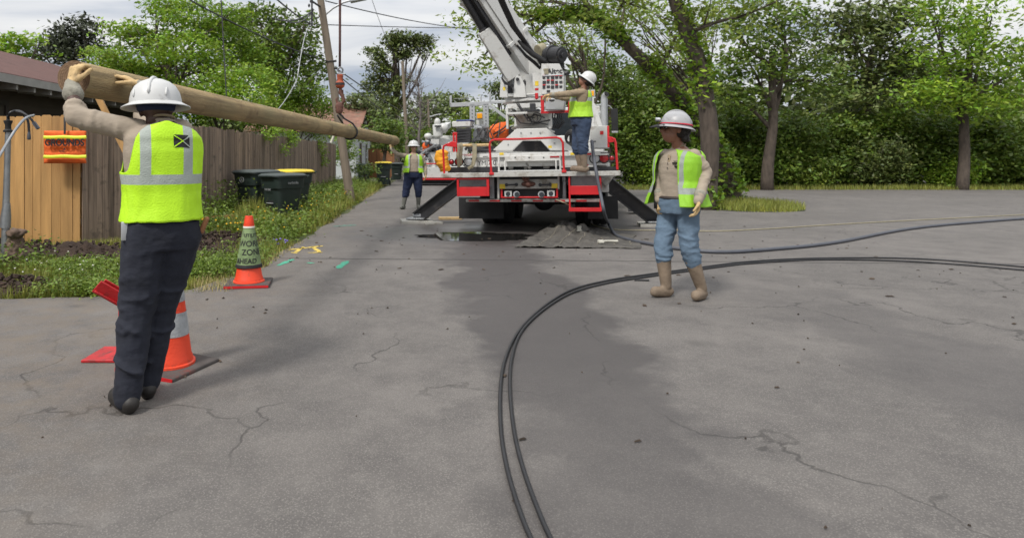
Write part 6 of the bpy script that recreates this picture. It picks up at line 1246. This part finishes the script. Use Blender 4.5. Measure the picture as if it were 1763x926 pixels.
# ============================================================ CONES
M['coneo'] = mat('cone_orange', (.74, .055, .015), .55, .12, 5, dirt=(.2, .06, .035), dthr=.57, dscale=11, bump=.15); M['conew'] = mat('reflective_collar', (.34, .35, .36), .45, .2, 20, bump=.2, dirt=(.15, .14, .12), dthr=.56, dscale=12)
M['sleeve'] = mat('pale_green_sleeve', (.17, .235, .105), .8, .25, 9, bump=.8, bscale=14, dirt=(.035, .04, .028), dthr=.5, dscale=7)
M['cbase'] = mat('cone_base', (.07, .06, .055), .85, .35, 9, dirt=(.2, .03, .02), dthr=.6, dscale=6)
def cone(loc, label, sleeve):
    e_ = empty('traffic_cone', loc, label, 'traffic cone', 'traffic cones', (0, 0, R(8)))
    b = MB(); b.box(-.235, .235, -.225, .225, .0, .035); bo_ = obj('base', b, 'cbase', e_, bevel=.012)
    b = MB(); b.box(-.23, .23, -.2255, -.222, .004, .03); obj('base_edge', b, 'red', bo_)
    b = MB(); b.lathe((0, 0, 0), [(.17, .036), (.168, .05), (.155, .055), (.15, .08), (.142, .095), (.118, .24), (.09, .42), (.06, .60), (.042, .70), (.040, .745), (.034, .752), (.02, .752)], 36, cap=False); obj('body', b, 'coneo', e_, smooth=True)
    b = MB()
    if sleeve:
        b.lathe((0, 0, 0), [(.139, .20), (.136, .21), (.125, .27), (.1, .42), (.072, .57), (.058, .62), (.05, .625)], 36, cap=False); s = obj('fabric_sleeve', b, 'sleeve', e_, smooth=True); b = MB(); b.lathe((0, 0, 0), [(.141, .195), (.1445, .2), (.139, .228), (.134, .232)], 36, cap=False); obj('sleeve_hem', b, 'black', s, smooth=True)
        b = MB(); b.lathe((0, 0, 0), [(.060, .62), (.064, .625), (.06, .64), (.055, .642)], 30, cap=False); obj('sleeve_top', b, 'petal', s, smooth=True)
        b = MB(); b.lathe((0, 0, 0), [(.056, .64), (.058, .65), (.046, .72), (.04, .752), (.02, .753)], 30, cap=False); obj('cone_tip', b, 'coneo', e_, smooth=True)
        for (s_, z, a0, sz) in (('UTILITY', .545, 30, .05), ('WORK', .455, 14, .085), ('ZONE', .365, 26, .085), ('AHEAD', .272, -8, .075)):
            cu = bpy.data.curves.new('t', 'FONT'); cu.body = s_; cu.size = sz; cu.align_x = 'CENTER'; cu.align_y = 'CENTER'; cu.offset = .0012; t_ = bpy.data.objects.new('t', cu); COL.objects.link(t_)
            me = bpy.data.meshes.new_from_object(t_.evaluated_get(bpy.context.evaluated_depsgraph_get())); bpy.data.objects.remove(t_); me.materials.clear()
            bm = bmesh.new(); bm.from_mesh(me); bmesh.ops.subdivide_edges(bm, edges=bm.edges, cuts=2); bm.to_mesh(me); bm.free()
            for v in me.vertices:
                zz_ = z + v.co.y; r = .1365 - (zz_ - .21) * .184 + .0035; a = R(-90 + a0) + v.co.x / r; v.co = (r * math.cos(a), r * math.sin(a), zz_)
            link('sleeve_lettering', me, 'black', s)
    else:
        for z0, z1, r0, r1 in ((.23, .38, .1225, .0985), (.45, .56, .088, .0695), (.56, .69, .0695, .046)):
            if z0 == .56: continue
            b.lathe((0, 0, 0), [(r0, z0), (r1, z1)], 36, cap=False)
        obj('reflective_collar', b, 'conew', e_, smooth=True)
    return e_
cone((-1.95, 7.0, .001), 'traffic cone wearing a pale green lettered sleeve, standing clear on the lane edge', True)
c2 = cone((-1.72, 4.25, .001), 'traffic cone with grey reflective collars, half hidden behind the near worker', False); c2.rotation_euler = (0, R(3), R(-20))

# ============================================================ BINS
M['bing'] = mat('dark_green_plastic', (.018, .03, .026), .5, .2, 5, dirt=(.05, .055, .05), dthr=.62, dscale=4); M['binl'] = mat('grey_green_lid', (.05, .062, .06), .5, .15, 5, dirt=(.11, .12, .11), dthr=.58, dscale=3)
def bin_(loc, rz, label, lid='binl', logo=0, s=1.0, group='wheeled bins against the weathered fence'):
    e_ = empty('wheeled_bin', loc, label, 'bin', group, (0, 0, R(rz))); e_.scale = (s, s, s)
    b = MB(); b.loft([(0, -.02, .06, .25, .27), (0, -.01, .5, .29, .33), (0, 0, .72, .305, .35), (0, 0, .725, .33, .385), (0, 0, .95, .345, .41), (0, 0, .955, .365, .43), (0, 0, .985, .365, .43)], 40, 6); obj('body', b, 'bing', e_, smooth=True)
    b = MB(); b.loft([(0, 0, .985, .385, .455), (0, 0, 1.01, .385, .455), (0, .0, 1.045, .33, .40), (0, .0, 1.058, .2, .26)], 40, 6); l_ = obj('lid', b, lid, e_, smooth=True)
    b = MB(); b.box(-.2, .2, -.485, -.44, .98, 1.0); b.tube([(-.3, .44, .96), (-.3, .52, .99), (.3, .52, .99), (.3, .44, .96)], .016, 8); obj('handle', b, 'bing', e_, smooth=True, bevel=.004)
    for x in (-.3, .3): b = MB(); b.cyl((x - .03, .27, .13), (x + .03, .27, .13), .13, 24); obj('wheel', b, 'black', e_, smooth=True, bevel=.01)
    b = MB(); b.box(-.1, .1, -.335, -.28, .42, .6); obj('grab_recess', b, 'black', e_); b = MB(); b.cyl((-.11, -.355, .40), (.11, -.355, .40), .012, 8); obj('catch_bar', b, 'alu', e_)
    if logo == 1:
        b = MB(); b.torus((-.05, -.402, .84), .055, .011, (0, 1, 0), 24, 6); b.prism([(-.05 + x, -.40, .84 + z) for x, z in ((-.035, -.02), (.035, -.02), (.012, .0), (0, .035), (-.012, .0))], (0, -.01, 0)); obj('round_emblem', b, 'alu', e_, smooth=True)
    if logo == 2:
        text('bin_number', 'T36726E', .06, Matrix.Translation((-.02, -.402, .7)) @ FACE, 'alu', e_, .004); mx_ = Matrix.Translation((.362, .0, .845)) @ Matrix.Rotation(R(90), 4, 'Z') @ FACE; text('side_lettering', 'curbside', .085, mx_, 'alu', e_, .004)
    return e_
bin_((-3.23, 14.3, -.02), -38, 'dark green wheeled bin standing in front of the two others', logo=2); bin_((-4.0, 15.0, -.02), -28, 'darker wheeled bin with round emblem, left and behind', 'binl', 1, 1.06); bin_((-3.35, 15.9, -.02), -30, 'wheeled bin with a yellow lid, behind the others', 'yellow', 0, 1.05)
bin_((P(626, 0, 33).x, 33, 0), 10, 'dark wheeled bin with dark lid by the small gabled house', 'bing', 0, 1.0, 'far bins by the gabled house'); bin_((P(660, 0, 31).x, 31, 0), 5, 'black wheeled bin with dull yellow lid near the far worker', 'yellow', 0, 1.1, 'far bins by the gabled house'); bin_((P(683, 0, 37).x, 37, 0), 0, 'small dark bin farthest along the verge beside the lane', 'binl', 0, 1.0, 'far bins by the gabled house')

# ============================================================ LEFT EDGE
# orange storage bag hung on the new fence
YB = 10.05; c = P(111.5, 252, YB); SO = tuple(P(111.5, 281, YB)); e_ = empty('storage_bag', SO, 'orange bag lettered GROUNDS with two yellow bands, hung on the new fence', 'bag')
def sb(name, m, fn, par=e_, sm=True, bv=0): b = MB(); fn(b); return obj(name, b, m, par, origin=SO, smooth=sm, bevel=bv)
def soft(b):
    n = 26; V = []
    for i in range(n + 1):
        for j in range(n + 1):
            x = 75.5 + 72 * i / n + .2 * math.sin(j * .5); y = 225.5 + 56 * j / n; u = i / n * 2 - 1; v = j / n * 2 - 1
            V.append(P(x, y, YB - .02 * (1 - u ** 6) * (1 - v ** 6) - .01 * hn(i * .09, j * .35) - .004 * math.sin(j * 1.1 + i * .05)))
    b.add(V, [(i * (n + 1) + j, (i + 1) * (n + 1) + j, (i + 1) * (n + 1) + j + 1, i * (n + 1) + j + 1) for i in range(n) for j in range(n)]); V2 = [v + Vector((0, .05, 0)) for v in (V[0], V[n], V[(n + 1) * n], V[-1])]
fr_ = sb('bag_cloth', 'orangef', soft, sm='all'); so_ = fr_.modifiers.new('t', 'SOLIDIFY'); so_.thickness = .03; so_.offset = 1 if fr_.data.polygons[0].normal.y > 0 else -1
for y0, y1 in ((233.5, 239.5), (266.8, 272.8)): sb('yellow_band', 'lime', lambda b: b.tube([P(75 + i * 7.35, (y0 + y1) / 2 + .5 * math.sin(i), YB - .062) for i in range(11)], .026, 8, flat=.3, flatdir=(0, 1, 0)), bv=0)
text('bag_lettering', 'GROUNDS', .15, Matrix.Translation(P(111, 246, YB - .085)) @ FACE, 'black', e_, .004, .84, .0045).location = -Vector(SO)
sb('small_emblem', 'black', lambda b: (b.prism([P(108.5, 258.5, YB - .085), P(111, 254.5, YB - .085), P(113.5, 258.5, YB - .085)], (0, .004, 0)), b.box(P(106, 0, YB).x, P(116, 0, YB).x, YB - .075, YB - .07, P(0, 261.5, YB).z, P(0, 260, YB).z)))
sb('hanging_strap', 'black', lambda b: b.tube([P(111.5, 231, YB - .07), P(111.5, 210, YB - .04), P(111, 202, YB + .05), P(111, 203, YB + .16)], .018, 8, flat=.4, flatdir=(0, 1, 0)))
# shotgun stick / grounding pipe with cables
YQ = 7.9; pt_ = P(14, 217, YQ); pbm = P(9, 392, YQ); e_ = empty('cable_riser', (pbm.x, YQ, 0), 'galvanised pipe with black insulator top and hanging cable ends, at the left edge', 'pipe'); SO = (pbm.x, YQ, 0)
def sb2(name, m, fn): b = MB(); fn(b); return obj(name, b, m, e_, origin=SO, smooth=True)
sb2('pipe', 'steel', lambda b: b.tube([Vector((pbm.x, YQ, -.05)), P(10, 370, YQ), P(12, 300, YQ), P(14, 226, YQ)], [.055, .042, .035, .034], 14))
sb2('pipe_sleeve', 'steel', lambda b: b.tube([P(9, 392, YQ), P(10, 372, YQ), P(11.5, 350, YQ)], [.06, .058, .04], 14))
sb2('insulator', 'black', lambda b: b.lathe(P(14, 228, YQ), [(.052, 0), (.055, .02), (.035, .04), (.034, .09), (.05, .13), (.05, .145), (.02, .15), (.018, .2), (.01, .21)], 16))
def smooth(pts, sub=8):
    q = []
    for i in range(len(pts) - 1):
        p0 = pts[max(i - 1, 0)]; p1 = pts[i]; p2 = pts[i + 1]; p3 = pts[min(i + 2, len(pts) - 1)]
        for k in range(sub): t = k / sub; q.append(.5 * ((2 * p1) + (-p0 + p2) * t + (2 * p0 - 5 * p1 + 4 * p2 - p3) * t * t + (-p0 + 3 * p1 - 3 * p2 + p3) * t ** 3))
    return q + [pts[-1]]
sb2('jumper_cable', 'cable', lambda b: b.tube(smooth([P(14, 205, YQ), P(17, 195, YQ - .05), P(28, 191, YQ), P(40, 195, YQ), P(48, 208, YQ), P(50, 228, YQ)]), .015, 8))
sb2('cable_end', 'hose', lambda b: b.lathe(P(50, 241, YQ), [(.016, 0), (.022, .01), (.02, .06), (.014, .1)], 12))
sb2('jumper_cable', 'cable', lambda b: b.tube(smooth([P(28, 192, YQ - .05), P(42, 196, YQ - .1), P(54, 206, YQ - .1), P(60, 215, YQ - .1)]), .014, 8))
sb2('cable_end', 'hose', lambda b: b.beam(P(58, 211, YQ - .1), P(66, 222, YQ - .1), .035, .035))
cable('grey_cable', [P(-40, 330, 6.6), P(-5, 275, 6.9), P(10, 250, 7.2), P(28, 222, 7.4), P(44, 204, 7.6), P(58, 199, 7.9)], .016, 'steel', 'pale grey cable arcing in from the left edge over the pipe', 'cable')
# stump
st_ = MB(); o = G(12, 470); st_.capsule((o.x - .05, o.y + .25, .0), (o.x - .08, o.y + .25, .36), .15, .1, 18); st_.ell((o.x - .3, o.y + .35, .02), .25, .3, .18); st_.ell((o.x - .02, o.y + .2, .46), .11, .1, .06); M['stumpm'] = mat('rough_stump', (.14, .095, .07), .95, .5, 6, bump=1, bscale=10, dirt=(.05, .055, .03), dthr=.5, dscale=5)
me = remesh(st_, .014, 1, 'tree_stump', .06, .05); me.transform(Matrix.Translation((-o.x, -o.y, 0))); s_ = link('tree_stump', me, 'stumpm'); s_.location = (o.x, o.y, 0); tag(s_, 'mossy brown stump at the left edge below the pipe', 'stump')
# shovel handle and leaning batten
mb = MB(); a = P(212, 442, 8.3); a.z = .02; b_ = P(223, 366, 8.3); mb.cyl(a, a.lerp(b_, 1.6), .024, 12, .021); tag(obj('shovel_handle', mb, 'newwood', origin=tuple(a), smooth=True), 'round wooden handle stuck in the soil left of the near worker', 'handle')
mb = MB(); a = P(236, 300, 9.9); b_ = P(165, 160, 9.9); a = b_ + (a - b_) * (b_.z + .05) / (b_.z - a.z); mb.beam(a, b_, .09, .04, (0, 1, 0)); tag(obj('wood_batten', mb, 'newwood', origin=tuple(a), bevel=.004), 'pale wooden batten leaning behind the lifted arm, in front of the house', 'plank')
mb = MB(); mb.beam(G(338, 396) + Vector((0, 0, .22)), G(402, 389) + Vector((0, 0, .2)), .05, .05); tag(obj('wood_stake', mb, 'newwood', origin=tuple(G(338, 396)), bevel=.004), 'thin pale stake lying on the weeds right of the near worker', 'plank')
# red steel stand near the worker's feet
SO = (-2.36, 4.52, 0); e_ = empty('red_stand', SO, 'red steel V headed pole stand on the ground beside the near worker', 'stand')
def rs_(name, m, fn): b = MB(); fn(b); return obj(name, b, m, e_, origin=SO, smooth=True, bevel=.004)
V0 = P(214, 516, 4.5); V1 = P(170, 491, 4.42); V2 = P(246, 493, 4.5)
rs_('left_arm', 'redw', lambda b: (b.beam(V1 + Vector((0, .03, 0)), V0 + Vector((0, .03, 0)), .012, .1, (1, 0, 1)), b.beam(V1 + Vector((-.02, 0, -.02)), V0 + Vector((-.02, 0, -.02)), .1, .012, (1, 0, 1)), b.beam(V1 + Vector((0, -.03, 0)), V0 + Vector((0, -.03, 0)), .012, .1, (1, 0, 1))))
rs_('right_arm', 'redw', lambda b: b.beam(V2, V0, .07, .06))
rs_('post', 'redw', lambda b: (b.beam(V0, Vector((V0.x, V0.y, .03)), .06, .06, (0, 1, 0)), b.beam(V0 + Vector((0, 0, -.15)), Vector((V0.x + .2, V0.y + .1, .05)), .03, .03)))
rs_('foot', 'redw', lambda b: (b.box(V0.x - .22, V0.x + .26, V0.y - .16, V0.y + .16, .002, .02),))

# ============================================================ ON THE ASPHALT
# crumpled geotextile mat with pale stripes
def matmesh():
    n, m_ = 110, 70; V = []; o = Vector((2.2, 11.0, 0))
    c00, c10, c11, c01 = G(886, 427), G(1103, 428), G(1092, 404), G(950, 392)
    for i in range(n + 1):
        for j in range(m_ + 1):
            u, v = i / n, j / m_; p = (c00 * (1 - u) + c10 * u) * (1 - v) + (c01 * (1 - u) + c11 * u) * v
            hump = math.exp(-((u - .36) / .16) ** 2 - ((v - .72) / .3) ** 2) * .16 + math.exp(-((u - .14) / .14) ** 2 - ((v - .8) / .25) ** 2) * .12
            z = .008 + hump * (.8 + .9 * hn(u * 11, v * 7)) + .06 * abs(hn(u * 14, v * 10)) * (1 if u < .6 else .3) + .022 * abs(hn(u * 34, v * 30)) * (1 if u < .7 else .4); p = p + Vector((.06 * hn(v * 5, u), .12 * hn(u * 5, v * 2), z)); V.append(tuple(p))
    b = MB(); b.add(V, [(i * (m_ + 1) + j, (i + 1) * (m_ + 1) + j, (i + 1) * (m_ + 1) + j + 1, i * (m_ + 1) + j + 1) for i in range(n) for j in range(m_)])
    return b, V, n, m_
M['seam'] = mat('dirty_seam', (.2, .18, .14), .9, .5, 9)
M['tarp'] = mat('grimy_mat', (.085, .078, .068), .9, .35, 5, bump=.6, bscale=30, dirt=(.045, .04, .036), dthr=.5, dscale=3)
b, V, n, m_ = matmesh(); to = obj('ground_mat', b, 'tarp', origin=V[0], smooth='all'); tag(to, 'crumpled dark ground mat with pale seams on the asphalt behind the truck', 'mat'); sm = to.modifiers.new('t', 'SOLIDIFY'); sm.thickness = .006
for u in (.17, .33, .48, .63, .78, .9):
    i = int(u * n); b = MB(); b.tube([Vector(V[min(n, i + int(j * .12 + 2 * hn(j * .2, u * 9))) * (m_ + 1) + j]) + Vector((0, 0, .004)) for j in range(4 + int(10 * u), int(m_ * (.85 - .4 * u)), 2)], .006, 6); obj('mat_seam', b, 'seam', to, origin=V[0], smooth='all')
b = MB(); c = G(1048, 421); b.tube([c + Vector((-.12, -.04, .05)), c + Vector((-.02, 0, .055)), c + Vector((.14, -.02, .05))], [.03, .022, .03], 8, flat=.6); b.box(c.x - .17, c.x - .09, c.y - .06, c.y + .04, .035, .07); tag(obj('white_strap_end', b, 'petal', origin=(c.x, c.y, 0), smooth=True), 'white plastic piece lying on the right half of the ground mat', 'litter')
b = MB(); c = G(997, 406); b.lathe((c.x, c.y, .1), [(.035, 0), (.04, .07), (.042, .075)], 16); b.box(c.x - .045, c.x + .045, c.y - .045, c.y + .045, .085, .1); tag(obj('paper_cup', b, 'petal', origin=(c.x, c.y, 0), smooth=True), 'small white cup standing at the top edge of the ground mat', 'cup')
# cables and hoses
Z = lambda p, z: Vector((p.x, p.y, z))
cable('grey_hose', [TM @ TL(1019, 243, .5), TM @ TL(1022, 270, .15), TM @ TL(1026, 294, -.06), TM @ TL(1033, 330, -.12), TM @ TL(1041, 368, -.2), Z(G(1048, 396), .12), Z(G(1060, 407), .03), Z(G(1085, 416), .028), Z(G(1120, 423), .028), Z(G(1168, 431), .028), Z(G(1240, 437), .028), Z(G(1330, 432), .028), Z(G(1440, 420), .028), Z(G(1600, 392), .028), Z(G(1850, 372), .028)], .028, 'hose', 'thick dark hose coming down off the truck platform and running right past the man', 'hose')
cable('tan_rope', [TM @ TL(957, 344, .1), TM @ TL(975, 351, -.02), Z(G(996, 378), .18), Z(G(1015, 386), .03), Z(G(1045, 395), .012), Z(G(1100, 397.5), .012), Z(G(1153, 397), .012), Z(G(1230, 399), .012), Z(G(1320, 395), .012), Z(G(1500, 384), .012), Z(G(1850, 366), .012)], .012, 'strap', 'thin tan rope from the truck tail along the asphalt to the right', 'rope')
cable('black_lead', [Z(G(968, 395), .01), Z(G(980, 392), .12), Z(G(1000, 388), .14), Z(G(1008, 393), .05), Z(G(1002, 402), .01), Z(G(997, 405), .02)], .009, 'cable', 'thin black lead looped on the asphalt by the white cup', 'cable')
for dy_, lab in ((0, 'upper black cable of the pair curving across the lower right asphalt'), (5.5, 'lower black cable of the pair curving across the lower right asphalt')):
    cable('power_cable', [Z(G(1010 + dy_ * 6, 1100), .014), Z(G(900 + dy_ * 6, 900), .014), Z(G(862 + dy_ * 4, 740), .014), Z(G(870 + dy_ * 2, 620), .014), Z(G(910, 553 + dy_), .014), Z(G(975, 505 + dy_), .014), Z(G(1040, 486 + dy_ * .8), .014), Z(G(1110, 475 + dy_ * .7), .014), Z(G(1185, 465 + dy_ * .6), .014), Z(G(1290, 452 + dy_ * .6), .014), Z(G(1420, 446 + dy_ * .5), .014), Z(G(1600, 448 + dy_), .014), Z(G(1860, 470 + dy_), .014)], .0105, 'cable', lab, 'cable', 'black cable pair on the lower right asphalt')
b = MB(); c = G(1105, 484); b.cyl(Z(c, .012) + Vector((-.08, .01, 0)), Z(c, .012) + Vector((.08, -.01, 0)), .009, 8); tag(obj('cable_offcut', b, 'cable', origin=(c.x, c.y, 0), smooth=True), 'short black offcut lying just below the cable pair', 'cable')
